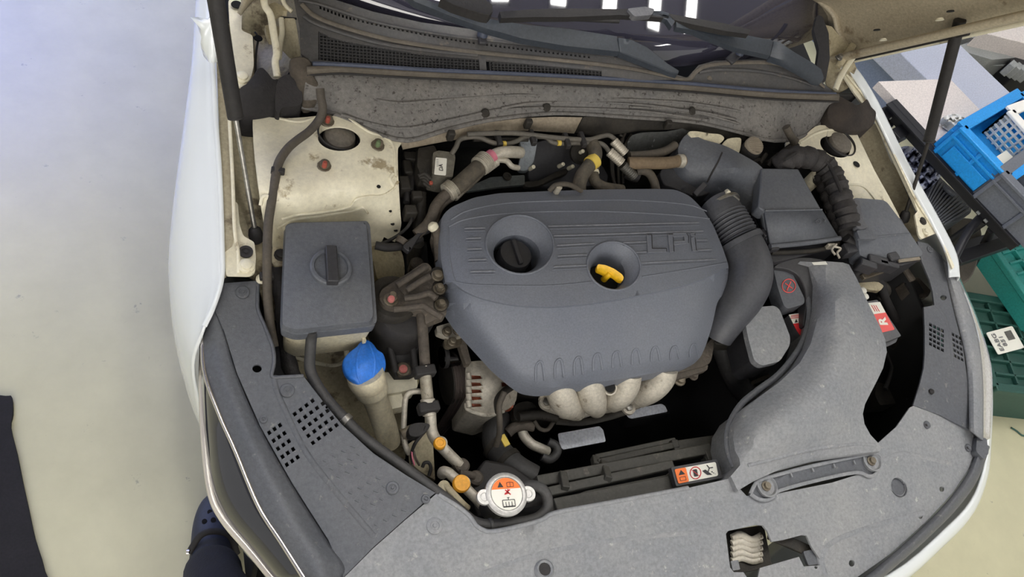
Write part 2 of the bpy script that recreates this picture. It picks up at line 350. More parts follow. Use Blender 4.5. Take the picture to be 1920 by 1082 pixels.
# left fender, from its top edge outward and down
inn = [(381, 612, .80), (398, 575, .81), (414, 520, .82), (414, 450, .83), (410, 330, .85), (402, 220, .87), (396, 110, .89), (392, 20, .90), (388, -120, .93)]
out = [(372, 760, .62), (346, 700, .63), (326, 620, .64), (317, 540, .65), (316, 470, .66), (327, 370, .68), (345, 270, .70), (362, 180, .72), (376, 60, .74)]
r0 = [pt(p) for p in inn]; r2 = [pt(p) for p in out]
r1 = [a.lerp(b, .55) + V((-.012, 0, .028)) for a, b in zip(r0, r2)]
r3 = [V((p.x + .012, p.y, p.z - .16)) for p in r2]; r4 = [V((p.x + .04, p.y, .30)) for p in r2]
loft('fender', WHITE, [r0, r1, r2, r3, r4], car, n=4, m=4)
ridge('fender_edge', WHITE, [(p[0] + 2, p[1]) for p in inn], [(p[0], p[1], p[2]) for p in inn], .004, car)
# side gutter between fender and wheel housing
sheet('gutter_seal', CHANNEL, [(404, 60), (420, 60), (428, 200), (436, 330), (440, 440), (424, 518), (414, 522), (414, 330), (410, 215)], [(404, 60, .885), (428, 200, .862), (414, 330, .845), (440, 440, .825), (418, 520, .815)], .004, parent=car, step=25)
ridge('gutter_lip', CREAM, [(421, 100), (429, 210), (436, 330), (440, 430), (446, 470), (448, 512)], [(421, 100, .888), (429, 210, .868), (436, 330, .848), (448, 512, .822)], .003, car)
sheet('wheel_housing_channel', CREAMD, [(418, 40), (470, 60), (480, 160), (484, 215), (486, 330), (500, 430), (520, 530), (520, 600), (500, 600), (484, 530), (442, 500), (436, 330), (428, 200)], [(418, 40, .86), (484, 215, .80), (440, 330, .79), (486, 430, .78), (520, 600, .70), (442, 500, .76)], .004, parent=car, step=22)
FLG = [(422, 372), (446, 380), (449, 420), (456, 442), (477, 454), (480, 483), (478, 512), (468, 518), (424, 517), (421, 483), (424, 440)]
fl = sheet('fender_flange', CREAM, RC(FLG, 5), .822, .003, parent=car, bev=.001)
lathe('rubber_grommet', BLK, P(461, 473, .824), [(.011, 0), (.011, .003), (.007, .003), (.006, .001), (.003, .001), (.003, .003), (0, .003)], car)
bolt(462, 498, .824, .009, CREAM, car, h=.006)
sheet('hinge_flange', CREAM, RC([(428, 0), (450, -10), (454, 14), (453, 57), (474, 66), (476, 122), (470, 150), (460, 163), (446, 163), (438, 100), (430, 41)], 5), .885, .004, parent=car, bev=.001)
bolt(455, 145, .887, .009, CREAM, car, h=.006)
# rear corner of the bay on the left: plenum side, welded plates, hinge
sheet('plenum_side', CREAMD, [(452, -40), (552, -40), (560, 30), (564, 60), (566, 110), (548, 120), (530, 160), (500, 200), (474, 170), (476, 66), (453, 50)], [(452, -40, .86), (552, -40, .91), (566, 110, .87), (474, 170, .80), (505, 80, .80), (480, 30, .83)], .004, parent=car, step=16)
sheet('plenum_plate', CHANNEL, RC([(526, 34), (553, 34), (558, 60), (564, 105), (545, 108), (528, 90), (522, 60)], 4), [(526, 34, .895), (564, 105, .875), (522, 60, .875)], .004, parent=car, bev=.001)
ridge('weld_seam', BLK, [(509, 29), (530, 33), (556, 35)], .9, .0025, car)
ridge('weld_seam', BLK, [(478, 60), (484, 72), (480, 100), (478, 150)], .84, .002, car)
sheet('hinge_bracket', CREAMD, RC([(504, 8), (516, 4), (536, 14), (540, 22), (530, 20), (520, 26), (512, 30)], 3), .915, .012, parent=car, bev=.002)
sheet('hinge_bracket', CREAMD, RC([(496, 48), (512, 44), (524, 52), (527, 68), (518, 76), (504, 74), (499, 60)], 3), .885, .012, parent=car, bev=.002)
lathe('oval_hole_plug', VOID, P(484, 72, .843), [(.008, 0), (.007, .0015), (0, .0015)], car)
lathe('oval_hole_plug', VOID, P(444, 9, .89), [(.010, 0), (.009, .0015), (0, .0015)], car)
tube('hinge_arm', CREAM, [(492, -30, .95), (496, 8, .93), (507, 28, .92), (513, 62, .91), (519, 98, .90), (516, 116, .895), (520, 144, .89)], .0065, car, flat=.6)
tube('hinge_arm', CREAM, [(524, -20, .93), (534, 8, .92), (548, 22, .915)], .004, car)
tube('hinge_link', CREAM, [(527, 34, .90), (529, 60, .89), (526, 80, .885), (523, 110, .88)], .005, car)
# left strut tower
TW = [(474, 216), (482, 214), (524, 222), (595, 217), (604, 208), (633, 211), (670, 222), (715, 250), (752, 262), (750, 272), (746, 282), (747, 335), (751, 402), (752, 424), (741, 452), (712, 462), (704, 700), (600, 700), (530, 640), (511, 460), (497, 430), (478, 300)]
TZ = [(474, 216, .84), (560, 300, .862), (636, 260, .865), (720, 260, .862), (608, 305, .862), (740, 340, .852), (505, 400, .84), (560, 385, .855), (660, 370, .855), (700, 360, .853), (530, 425, .79), (650, 408, .79), (725, 400, .81), (745, 445, .75), (700, 480, .72), (520, 460, .78), (540, 640, .60), (690, 690, .60)]
twf = TPS(TZ)
tower = sheet('strut_tower', CREAM, SM(TW, 3), twf, .004, holes=[ell(636, 260, 40, 23, 28, .06)], parent=car, step=16)
for q in ([(528, 410), (560, 402), (600, 398), (652, 388), (668, 373), (690, 368), (715, 367), (737, 355), (746, 340)], [(520, 428), (548, 412), (600, 405), (660, 395), (680, 388), (690, 400)], [(524, 222), (560, 228), (595, 219)], [(633, 213), (660, 226), (690, 246), (735, 268), (742, 330)], [(737, 325), (731, 335), (738, 350)], [(488, 385), (492, 370), (502, 368), (505, 382)]):
    ridge('pressed_bead', CREAM, q, twf, .0028, tower, off=.0006, seg=8)
for a in [(710, 350, 4, 7), (732, 396, 3, 3), (736, 420, 4, 3), (742, 432, 4, 5)]:
    lathe('drilled_hole', VOID, P(a[0], a[1], twf(a[0], a[1]) + .001), [(pr(a[2], *a[:2], .85), 0), (pr(a[2], *a[:2], .85) * .9, .001), (0, .001)], tower, seg=14)
c = P(636, 262, .84); sc = .034
lathe('tower_rim', BLK, c, [(.040, -.004), (.041, .0225), (.0395, .0245), (.037, .016), (.034, .0)], car, seg=40)
cap = lathe('suspension_cap', M('dusty_cap_rubber', s(98, 92, 84), s(116, 110, 100), 20, .7, bump=.3, bscale=150), c + V((0, 0, .004)), [(.0290, -.014), (.0290, .003), (.0265, .008), (.018, .011), (0, .012)], car, seg=40)
for (u, v, tp) in ((614, 228, REDM), (608, 312, REDM), (708, 273, GRNM)):
    b = bolt(u, v, twf(u, v) + .001, .0085, RUSTB, car, tip=None, h=.010, name='stud_nut')
    lathe('painted_stud', tp, P(u, v, twf(u, v) + .011), [(.0045, 0), (.0042, .010), (.003, .012), (0, .012)], b, seg=10)
# lower apron of the bay behind the washer neck
sheet('front_apron', CREAMD, SM([(548, 640), (620, 628), (700, 640), (744, 660), (781, 700), (782, 727), (752, 770), (760, 860), (700, 860), (640, 770), (600, 745), (560, 705)], 3), [(548, 640, .62), (700, 640, .64), (781, 700, .66), (782, 727, .65), (640, 740, .56), (620, 690, .60), (690, 740, .57), (760, 860, .45)], .004, parent=car, step=18)
sheet('apron_ledge', CREAM, RC([(704, 700), (781, 692), (783, 727), (752, 735), (706, 742)], 4), .665, .05, parent=car, bev=.003)
sheet('apron_ledge', CREAM, RC([(727, 738), (752, 733), (760, 762), (729, 768)], 3), .655, .03, parent=car, bev=.002)
ridge('apron_crease', CREAM, [(548, 668), (600, 682), (632, 684), (660, 668)], .615, .004, car)
tube('apron_stay', CREAM, [(648, 634, .64), (650, 662, .63), (656, 690, .62)], .005, car)
sheet('inner_fender_liner', DKP, [(496, 520), (520, 520), (530, 600), (548, 640), (552, 705), (516, 708), (500, 640)], [(496, 520, .74), (520, 520, .74), (552, 705, .64), (500, 640, .68)], .01, parent=car)
tube('body_rail', CREAMD, [(534, 590, .70), (541, 640, .66), (546, 700, .62)], .009, car, flat=.6)
# right fender, gutter and tower
rim = [(1583, 128, .905), (1596, 128, .90), (1636, 190, .885), (1690, 300, .86), (1716, 348, .85), (1756, 420, .83), (1784, 478, .82), (1790, 520, .81)]
R0 = [pt(p) for p in rim]
loft('fender', WHITE, [[p + V((-.02, 0, .0)) for p in R0], R0, [p + V((.02, 0, -.01)) for p in R0], [p + V((.06, 0, -.10)) for p in R0], [p + V((.09, 0, -.28)) for p in R0], [p + V((.06, 0, -.55)) for p in R0]], car, n=4, m=3)
gz = TPS([(1583, 146, .895), (1644, 231, .87), (1715, 399, .835), (1726, 448, .825), (1755, 439, .825), (1598, 128, .90), (1700, 320, .858), (1770, 450, .828)])
sheet('fender_flange', CREAM, RC([(1580, 140), (1590, 128), (1602, 136), (1640, 198), (1694, 306), (1720, 356), (1760, 430), (1790, 500), (1786, 505), (1764, 447), (1758, 436), (1728, 448), (1722, 440), (1715, 402), (1721, 396), (1644, 231), (1600, 172)], 3), gz, .004, parent=car, step=20)
ridge('gutter_lip', CREAM, [(1588, 140), (1632, 200), (1690, 318), (1716, 372), (1752, 430)], gz, .0035, car, off=.002)
bolt(1729, 414, .829, .008, GRIME, car, h=.004); bolt(1736, 434, .828, .006, CREAM, car, h=.004)
sheet('wheel_housing_channel', CHANNEL, [(1590, 235), (1642, 232), (1660, 268), (1716, 400), (1722, 452), (1690, 470), (1650, 400), (1618, 300)], [(1590, 235, .83), (1642, 232, .835), (1716, 400, .79), (1690, 470, .74), (1625, 300, .79), (1650, 360, .77)], .004, parent=car, step=18)
RT = [(1476, 262), (1500, 262), (1529, 237), (1556, 236), (1599, 243), (1612, 262), (1640, 320), (1672, 378), (1690, 420), (1670, 440), (1560, 420), (1540, 330), (1480, 290)]
RZ = [(1529, 238, .865), (1566, 275, .865), (1600, 245, .855), (1640, 330, .845), (1606, 308, .86), (1690, 420, .80), (1640, 370, .84), (1560, 420, .78), (1480, 275, .85), (1540, 330, .83)]
rtf = TPS(RZ)
rt = sheet('strut_tower', CREAM, SM(RT, 3), rtf, .004, holes=[ell(1566, 275, 30, 18, 28, .45)], parent=car, step=16)
for q in ([(1500, 268), (1530, 250), (1560, 243), (1590, 250)], [(1585, 345), (1620, 350), (1650, 385)]): ridge('pressed_bead', CREAM, q, rtf, .003, rt, off=.0006)
c2 = P(1566, 277, .842)
lathe('tower_rim', BLK, c2, [(.040, -.004), (.041, .020), (.0385, .023), (.036, .018), (.034, .0)], car, seg=40)
q = cap.copy(); reg(q, 'suspension_cap', car, c2 + V((0, 0, .002)))
lathe('drilled_hole', VOID, P(1606, 308, rtf(1606, 308) + .001), [(.009, 0), (.008, .001), (0, .001)], rt, seg=14)
# rear right hinge
sheet('plenum_side', CREAMD, [(1524, 40), (1560, 50), (1592, 90), (1606, 128), (1590, 165), (1572, 175), (1550, 160), (1540, 110)], [(1546, 70, .93), (1592, 90, .93), (1572, 170, .87), (1606, 128, .91)], .004, parent=car, step=14)
tube('hinge_arm', CREAM, [(1610, 96, .94), (1596, 112, .93), (1578, 140, .915), (1566, 168, .90)], .007, car, flat=.6)
tube('hinge_arm', CREAMD, [(1600, 84, .95), (1584, 106, .935), (1570, 126, .92)], .008, car, flat=.7)
bolt(1573, 108, .945, .006, STEEL, car)
# dark inner walls and pan of the bay
def wallp(name, pts_, mat, th=.01):
    a = [V(p) for p in pts_]; return loft(name, mat, [[a[0], a[1]], [a[3], a[2]]], car, n=1, m=1, th=th)
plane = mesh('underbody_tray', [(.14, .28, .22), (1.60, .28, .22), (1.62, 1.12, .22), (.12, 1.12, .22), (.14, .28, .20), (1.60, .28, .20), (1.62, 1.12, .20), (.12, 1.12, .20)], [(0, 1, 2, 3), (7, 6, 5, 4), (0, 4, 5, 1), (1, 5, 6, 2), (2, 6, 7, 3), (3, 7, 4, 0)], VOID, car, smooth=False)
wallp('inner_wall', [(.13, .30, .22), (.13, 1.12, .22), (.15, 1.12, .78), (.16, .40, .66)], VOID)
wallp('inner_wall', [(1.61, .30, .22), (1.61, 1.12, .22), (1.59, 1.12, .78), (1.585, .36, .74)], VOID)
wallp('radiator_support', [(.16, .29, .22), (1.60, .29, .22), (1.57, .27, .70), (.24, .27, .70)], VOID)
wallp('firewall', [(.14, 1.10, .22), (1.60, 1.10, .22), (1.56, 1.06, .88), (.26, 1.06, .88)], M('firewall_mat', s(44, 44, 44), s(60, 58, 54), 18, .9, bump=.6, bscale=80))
# front bumper, tapering under
def arc(pts2, z): return [pt((a, b, z)) for a, b in pts2]
fb = [pt(p) for p in [(392, 740, .66), (400, 880, .665), (428, 972, .67), (478, 1034, .68), (524, 1088, .68), (620, 1170, .69), (900, 1235, .69), (1250, 1215, .68), (1480, 1150, .67), (1668, 1078, .66), (1770, 996, .66), (1822, 940, .66), (1846, 880, .66), (1853, 822, .66), (1856, 720, .67), (1844, 640, .68)]]
cen = V((XC, .75, 0))
def grow(p, k, z): d = V((p.x - cen.x, p.y - cen.y, 0)); return V((p.x + d.x * k, p.y + d.y * k, z))
sd = lambda p, a, b: a + (b - a) * min(1, max(0, (p.x - .1) / .9))      # the left corner tucks in under its headlamp
loft('front_bumper', WHITE, [fb, [grow(p, sd(p, .0, .035), p.z - .03) for p in fb], [grow(p, sd(p, -.01, .045), p.z - .10) for p in fb], [grow(p, sd(p, -.05, .0), p.z - .30) for p in fb], [grow(p, -.14, .22) for p in fb]], car, n=4, m=4)
mir = loft('door_mirror', WHITE, [[(384, 48, .98), (404, 20, .99), (420, 10, .99)], [(376, 80, .95), (398, 66, .97), (416, 60, .97)], [(382, 106, .92), (394, 118, .93), (410, 116, .93)]], car, n=3, m=3, th=.03)
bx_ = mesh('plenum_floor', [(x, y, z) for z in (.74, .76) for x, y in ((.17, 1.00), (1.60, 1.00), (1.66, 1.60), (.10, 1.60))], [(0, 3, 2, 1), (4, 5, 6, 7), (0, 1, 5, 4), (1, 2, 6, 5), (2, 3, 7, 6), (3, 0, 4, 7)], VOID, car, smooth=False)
# windscreen
gy = lambda x: 1.13 + .17 * ((x - XC) / .7) ** 2
rb = [V((x, gy(x) - .06, .925)) for x in np.linspace(.22, 1.52, 7)]
rm = [V((XC + (p.x - XC) * .93, p.y + .36, p.z + .20)) for p in rb]; rtp = [V((XC + (p.x - XC) * .84, p.y + .75, p.z + .40)) for p in rb]
ws = T('windscreen', 'dark glossy windscreen reflecting the ceiling lamps, behind the wipers', 'windscreen')
loft('glass_pane', GLASS, [rb, rm, rtp], ws, n=5, m=6, th=.005)
# ================================================================== HOOD
hood = T('hood', 'raised cream hood seen from below at the upper right, its edge seam sealed', 'hood')
hd = V((0, -.56, .83)).normalized()
cor = PX(1597, 108, 1.592)
rear = [cor, PX(1566, 70, 1.555), PX(1548, 36, 1.53), PX(1500, -4, 1.46)]
rear2 = rear + [V((1.30, 1.10, 1.15)), V((1.05, 1.07, 1.20)), V((XC, 1.06, 1.21))]
full = rear2 + [MX(p) for p in reversed(rear2[:-1])]
def along(t, k): return [V((XC + (p.x - XC) * k, p.y + (hd * t).y, p.z + (hd * t).z)) if i not in () else p for i, p in enumerate(full)]
topz = lambda p, L_: p + hd * L_
rails = [full] + [[V((XC + (p.x - XC) * (1 - .04 * f * f), (cor + hd * (.98 * f)).y * f + (p + hd * .98 * f).y * (1 - f), (cor + hd * (.98 * f)).z * f + (p + hd * .98 * f).z * (1 - f))) for p in full] for f in (.12, .35, .7, 1.0)]
loft('inner_panel', HOODM, rails, hood, n=4, m=4, th=.008)
E1 = [cor + hd * t + V((.004, -.0, 0)) for t in (0, .1, .2, .35, .55, .8)]
tube('folded_edge', HOODM, [p + V((.012, 0, .004)) for p in E1], .010, hood, flat=.6)
tube('edge_sealant', CREAM, [p + V((-.015, -.010, -.004)) for p in E1], .006, hood)
tube('edge_gap', BLK, [p + V((-.045, -.012, -.006)) for p in E1[:4]], .005, hood)
tube('stiffening_bead', HOODM, [p + V((-.080, -.010, -.005)) for p in E1], .016, hood, flat=.6)
tube('stiffening_bead', HOODM, [rear[0] + V((-.03, -.006, .02)), rear[1] + V((-.02, -.012, .03)), rear[2] + V((-.02, -.02, .04)), rear[3] + V((-.02, -.02, .05)), rear2[4] + V((0, -.01, .03)), rear2[6] + V((0, -.01, .03))], .012, hood, flat=.6)
for a in ((1644, 57), (1782, 22)): lathe('drainage_hole', VOID, PL(*a, cor + V((0, -.014, 0)), hd.cross(V((1, 0, 0)))), [(.007, 0), (.006, .002), (0, .002)], hood, axis=hd.cross(V((1, 0, 0))), seg=14)
for a in ((1762, 38), (1656, 76)): lathe('weld_spot', CREAM, PL(*a, cor + V((0, -.016, 0)), hd.cross(V((1, 0, 0)))), [(.008, 0), (.006, .004), (0, .005)], hood, axis=hd.cross(V((1, 0, 0))), seg=10)
# gas struts
def strut(lbl, a, m, b):
    a, m, b = pt(a), pt(m), pt(b); t = T('gas_strut', lbl, 'gas strut', 'hood gas struts'); d = (b - a).normalized()
    tube('rod', STEEL if lbl.startswith('left') else GRIME, [a, a.lerp(m, .5), m], .0042, t, n=2)
    tube('cylinder', BLK, [m - d * .004, m + d * .002, m + d * .006, m.lerp(b, .5), b], .0125, t, n=2)
    lathe('ball_socket', BLK, a - d * .012, [(.006, -.012), (.011, -.008), (.012, .004), (.010, .014), (.006, .018)], t, axis=d, seg=16)
    lathe('ball_stud', GRIME, a - d * .012 + V((.0, 0, -.02)), [(.005, -.02), (.005, .012), (0, .014)], t, seg=12)
    return t
strut('left gas strut with bright rod, black cylinder leaning over the white fender', (478, 432, .80), (441, 217, .955), (398, -40, 1.14))
strut('right gas strut with thin dark rod, rising to the hood edge seam', (1698, 400, .81), (1742, 262, .93), PX(1800, 38, 1.545))
# ================================================================== COWL
cw = T('cowl_cover', 'long dusty black cowl panel with intake grille in front of the windscreen', 'cowl cover')
cz = TPS([(551, 0, .945), (564, 100, .925), (586, 116, .925), (800, 130, .925), (1060, 141, .925), (1280, 153, .925), (1433, 167, .925), (1568, 174, .92), (613, 5, .95), (730, 35, .952), (895, 60, .955), (1100, 92, .955), (1270, 130, .945), (1300, 120, .945), (1450, 115, .955), (1540, 140, .945)])
outl = [(548, -20), (556, 20), (562, 50), (564, 100), (586, 118)] + [(660, 121), (800, 131), (930, 137), (1060, 142), (1280, 155), (1433, 168), (1568, 176), (1548, 160), (1530, 140), (1490, 120), (1460, 113), (1400, 112), (1340, 114), (1310, 122), (1288, 146), (1262, 138), (1220, 124), (1160, 108), (1060, 92), (895, 56), (790, 42), (700, 22), (630, 0), (600, -20)]
grl_top = CR([(597, 58), (629, 72), (686, 84), (784, 100), (895, 111), (1000, 121), (1128, 133)], 4); grl_bot = CR([(597, 112), (669, 119), (800, 129), (900, 134), (1060, 139), (1128, 144)], 4)
ho = []
def lerpv(line, u):
    for a, b in zip(line[:-1], line[1:]):
        if a[0] <= u <= b[0]: t = (u - a[0]) / (b[0] - a[0]); return a[1] + (b[1] - a[1]) * t
    return line[-1][1]
slot_line = CR([(601, 13), (640, 28), (690, 42), (760, 57), (840, 72), (905, 82), (1000, 94), (1110, 107)], 6)
slots = []
u = 601
while u < 1108:
    if not 893 < u < 908:
        v = lerpv(slot_line, u); h = 4.4 if u < 660 else 3.0; slots.append([(u - 2.1, v - h), (u + 1.8, v - h + .6), (u + 2.1, v + h), (u - 1.8, v + h - .6)])
    u += 7 if u < 660 else 8.3
main = sheet('panel', COWL, outl, cz, .004, holes=slots + [grl_top + list(reversed(grl_bot))], parent=cw, step=26)
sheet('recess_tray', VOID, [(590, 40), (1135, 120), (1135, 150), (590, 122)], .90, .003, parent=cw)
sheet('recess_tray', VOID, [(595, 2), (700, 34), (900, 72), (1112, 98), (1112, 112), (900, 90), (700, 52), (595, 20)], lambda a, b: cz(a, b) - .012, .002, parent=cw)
# grille bars: joined, far more than three hundred small cells
gv = []; gf = []
def gbar(a, b, wpx, dv):
    k = len(gv); za, zb = cz(*a) - .001, cz(*b) - .001
    ox, oy = dv
    for (p, z) in ((a, za), (b, zb)):
        for sg in (-1, 1):
            for dz in (0, -.008): gv.append(P(p[0] + ox * sg * wpx / 2, p[1] + oy * sg * wpx / 2, z) + V((0, 0, dz)))
    gf.extend([(k, k + 2, k + 6, k + 4), (k + 1, k + 5, k + 7, k + 3), (k, k + 4, k + 5, k + 1), (k + 2, k + 3, k + 7, k + 6), (k, k + 1, k + 3, k + 2), (k + 4, k + 6, k + 7, k + 5)])
u = 599
while u < 1127:
    if not 896 < u < 912: gbar((u, lerpv(grl_top, u)), (u + 1, lerpv(grl_bot, u)), 1.7, (1, 0))
    u += 6.8
for k in range(1, 9):
    seg_ = []
    for u in range(598, 1128, 12):
        t, b = lerpv(grl_top, u), lerpv(grl_bot, u); v = b - k * 6.0 * (1 - .12 * (u - 598) / 530)
        if v > t and not 896 < u < 912: gbar((u, v), (min(u + 12, 1127), v + (lerpv(grl_bot, min(u + 12, 1127)) - b)), 1.2, (0, 1))
g = mesh('grille_mesh', gv, gf, M('dark_grille_plastic', s(46, 46, 48), s(56, 55, 54), 30, .6), cw, smooth=False); g['kind'] = 'stuff'
sheet('divider', COWL, [(897, 100), (910, 102), (913, 136), (900, 135)], cz, .01, parent=cw)
for q, rr in (([(566, 8), (590, 30), (640, 50), (720, 72), (800, 86), (895, 98), (1000, 108), (1100, 118), (1180, 128), (1240, 140), (1288, 149), (1305, 134), (1330, 122), (1400, 117), (1460, 121), (1520, 145), (1545, 163)], .005), ([(570, 30), (600, 47), (700, 78), (800, 94), (895, 103)], .004), ([(1310, 135), (1350, 130), (1420, 133), (1480, 145), (1525, 160)], .004), ([(560, 0), (600, 8), (700, 40), (800, 60), (900, 74), (1050, 90), (1150, 105)], .003)):
    ridge('raised_rib', TAN if rr == .005 else COWL, q, cz, rr, cw, off=.001)
tube('seal_edge', SEALB, [(586, 119, .928), (660, 122, .928), (800, 131, .928), (930, 137, .928), (1060, 143, .928), (1280, 156, .928), (1433, 169, .928), (1566, 176, .925)], .0042, cw)
noz = lathe('washer_nozzle', SEALB, P(904, 68, .955), [(.010, 0), (.010, .008), (.008, .016), (0, .018)], cw, axis=(0, .3, 1))
bar('nozzle_base', DKP, (905, 84, .95), (904, 64, .958), .016, .010, cw, bev=.003)
noz2 = lathe('washer_nozzle', SEALB, P(1386, 102, .96), [(.009, 0), (.009, .008), (.007, .016), (0, .018)], cw, axis=(0, .3, 1))
bar('nozzle_base', DKP, (1366, 116, .95), (1386, 98, .958), .020, .010, cw, bev=.003)
lathe('drain_spot', TAN, P(1330, 145, cz(1330, 145)), [(.008, -.001), (.005, .002), (0, .003)], cw, seg=9)
sheet('corner_trim', DKP, RC([(1532, 28), (1542, 30), (1554, 62), (1556, 110), (1548, 153), (1538, 156), (1530, 132), (1536, 92), (1526, 56)], 4), [(1532, 28, .99), (1554, 62, .98), (1548, 153, .935), (1530, 132, .94)], .01, parent=cw, bev=.002)
# seal strip and insulation wall below the cowl edge
im = T('cowl_insulation', 'dirty grey felt insulation wall below the cowl seal, along the back of the bay', 'insulation')
tl = [(575, 132), (600, 127), (800, 138), (1060, 149), (1280, 162), (1433, 176), (1572, 182)]
def off(l, dv, z): return [(a, b + dv, z) for a, b in l]
lw = [(566, 200, .855), (610, 208, .86), (662, 226, .86), (712, 254, .862), (760, 264, .862), (838, 243, .868), (895, 229, .87), (975, 217, .872), (1060, 212, .874), (1200, 221, .872), (1300, 228, .868), (1383, 247, .864), (1483, 270, .86), (1506, 258, .858), (1540, 224, .856), (1562, 202, .856)]
def resample(l, n):
    l = CR(l, 4); d = [0]
    for a, b in zip(l[:-1], l[1:]): d.append(d[-1] + math.dist(a[:2], b[:2]))
    o = []
    for i in range(n):
        t = d[-1] * i / (n - 1); j = max(k for k in range(len(d)) if d[k] <= t + 1e-6); j = min(j, len(l) - 2); f = (t - d[j]) / (d[j + 1] - d[j]); o.append(tuple(np.array(l[j]) * (1 - f) + np.array(l[j + 1]) * f))
    return o
N_ = 16
ra = resample([(a, b - 4, .920) for a, b in tl], N_); rb_ = resample([(a, b + 6, .912) for a, b in tl], N_); rd = resample(lw, N_)
rc_ = [tuple(np.array(a) * .75 + np.array(b) * .25 + np.array((0, 0, .006))) for a, b in zip(rb_, rd)]
re_ = [tuple(np.array(a) * .3 + np.array(b) * .7 + np.array((0, 2, .004))) for a, b in zip(rb_, rd)]
wallsheet = loft('felt_panel', INSUL, [rb_, rc_, re_, rd], im, n=3, m=5, th=.006)
loft('rubber_seal', TAN, [ra, [(a[0], a[1] + 3, a[2] + .004) for a in ra], rb_], im, n=3, m=3, th=.004)
tube('lower_lip', INSUL, [(a[0], a[1], a[2] + .001) for a in rd], .005, im, n=3, flat=.7)
tube('seal_groove', BLK, [(a[0], a[1] + 3, a[2] + .002) for a in rb_], .0022, im, n=3)
iz = TPS([(a[0], a[1], a[2]) for a in rb_[::3]] + [(a[0], a[1], a[2] + .001) for a in re_[::3]] + [(a[0], a[1], a[2]) for a in rc_[::3]])
for q in ([(706, 187), (750, 193), (820, 188), (905, 181), (1000, 178), (1120, 184), (1260, 190), (1340, 200), (1420, 215)], [(940, 203), (1000, 193), (1100, 191), (1220, 198), (1320, 214), (1400, 236), (1450, 252)], [(930, 206), (1030, 202), (1200, 208), (1330, 226)], [(640, 215), (700, 232), (760, 240), (840, 226), (930, 206)], [(1180, 200), (1300, 208), (1380, 224)]):
    ridge('moulded_crease', INSUL, q, iz, .0030, im, off=.001, flat=.7)
for (u, v) in ((910, 212), (1298, 208), (1025, 201)): lathe('rusty_clip', GRIME, P(u, v, iz(u, v) + .002), [(.009, 0), (.006, .003), (0, .003)], im, seg=14, axis=(0, -.5, .85))
ridge('arrow_mark', BLK, [(808, 224), (814, 231), (821, 224)], lambda a, b: iz(a, b) + .002, .0012, im, n=1)
for (u, v) in ((845, 254), (990, 232), (1252, 234), (1476, 248)): box('retaining_clip', GRIME, P(u, v, .872), (.014, .012, .022), parent=im, bev=.003)
fo = sheet('heat_reflector', FOIL, [(752, 266), (800, 259), (838, 247), (895, 232), (975, 222), (1040, 219), (1092, 220), (1078, 248), (1000, 243), (930, 243), (900, 248), (868, 258), (840, 262), (756, 278)], [(752, 266, .862), (895, 232, .866), (1092, 220, .868), (1078, 248, .84), (900, 248, .85), (756, 278, .85)], .004, parent=im, step=14)
sheet('dark_lower_flap', GRIME, [(1080, 246), (1094, 219), (1180, 219), (1290, 227), (1380, 246), (1440, 262), (1380, 262), (1280, 240), (1200, 244), (1120, 254)], [(1080, 246, .84), (1180, 219, .866), (1440, 262, .85), (1200, 244, .84)], .004, parent=im, step=20)
# foam blocks at both ends
fL = T('foam_block', 'black crumbly foam block at the left end of the cowl, behind the strut tower', 'foam block')
sheet('block', FOAM, SM([(450, 166), (463, 156), (476, 140), (483, 129), (492, 127), (502, 136), (512, 148), (524, 152), (526, 200), (520, 214), (478, 216), (452, 212), (448, 190)], 4), [(450, 170, .885), (488, 132, .905), (520, 155, .89), (500, 200, .865), (455, 208, .86), (490, 170, .90)], .06, parent=fL, step=10, bev=.006)
sheet('side_piece', FOAM, SM([(522, 148), (560, 140), (566, 170), (564, 196), (530, 202), (524, 212), (516, 200)], 3), [(522, 148, .895), (566, 170, .885), (524, 212, .865)], .05, parent=fL, step=10, bev=.004)
sheet('torn_flap', M('dusty_foam', s(66, 60, 52), s(84, 76, 66), 30, .9, bump=.8, bscale=90), SM([(545, 108), (572, 106), (585, 118), (588, 140), (600, 160), (596, 190), (570, 200), (562, 170), (556, 140), (546, 128)], 3), [(545, 108, .925), (585, 118, .925), (596, 190, .875), (562, 170, .885), (570, 135, .92)], .02, parent=fL, step=10, bev=.003)
fR = T('foam_block', 'dark brown foam block at the right end of the cowl, beside the fender flange', 'foam block')
sheet('block', M('brown_foam', s(36, 32, 30), s(62, 54, 47), 18, .9, bump=1, bscale=60), SM([(1556, 196), (1570, 180), (1590, 188), (1606, 196), (1618, 192), (1626, 186), (1634, 200), (1643, 212), (1636, 236), (1612, 246), (1588, 244), (1562, 236), (1552, 216)], 4), [(1556, 196, .90), (1590, 188, .91), (1628, 190, .90), (1643, 212, .885), (1612, 246, .87), (1560, 236, .875), (1600, 215, .90)], .05, parent=fR, step=10, bev=.005)
# wipers
w1 = T('wiper_arm', 'broad dark grey wiper arm nearest the engine, crossing above the grille', 'wiper arm', 'windscreen wiper arms')
def blade(name, mat, up, dn, z, th, par, bev=.003):
    return sheet(name, mat, up + list(reversed(dn)), z, th, parent=par, step=12, bev=bev)
blade('arm', WIPER, [(770, -30), (800, 0), (851, 18), (925, 37), (990, 47), (1067, 54), (1157, 68)], [(740, -30), (778, 3), (838, 27), (914, 54), (979, 72), (1060, 86), (1163, 97)], [(770, -30, 1.03), (925, 40, 1.0), (1067, 55, .995), (1163, 97, .975), (914, 54, .99)], .014, w1, .004)
blade('arm_head', WIPER, [(1159, 69), (1185, 74), (1213, 87), (1235, 104), (1253, 119), (1274, 132)], [(1163, 97), (1190, 108), (1215, 118), (1240, 128), (1258, 136), (1272, 138)], [(1159, 69, .995), (1213, 87, .985), (1274, 132, .955), (1190, 108, .97)], .016, w1, .004)
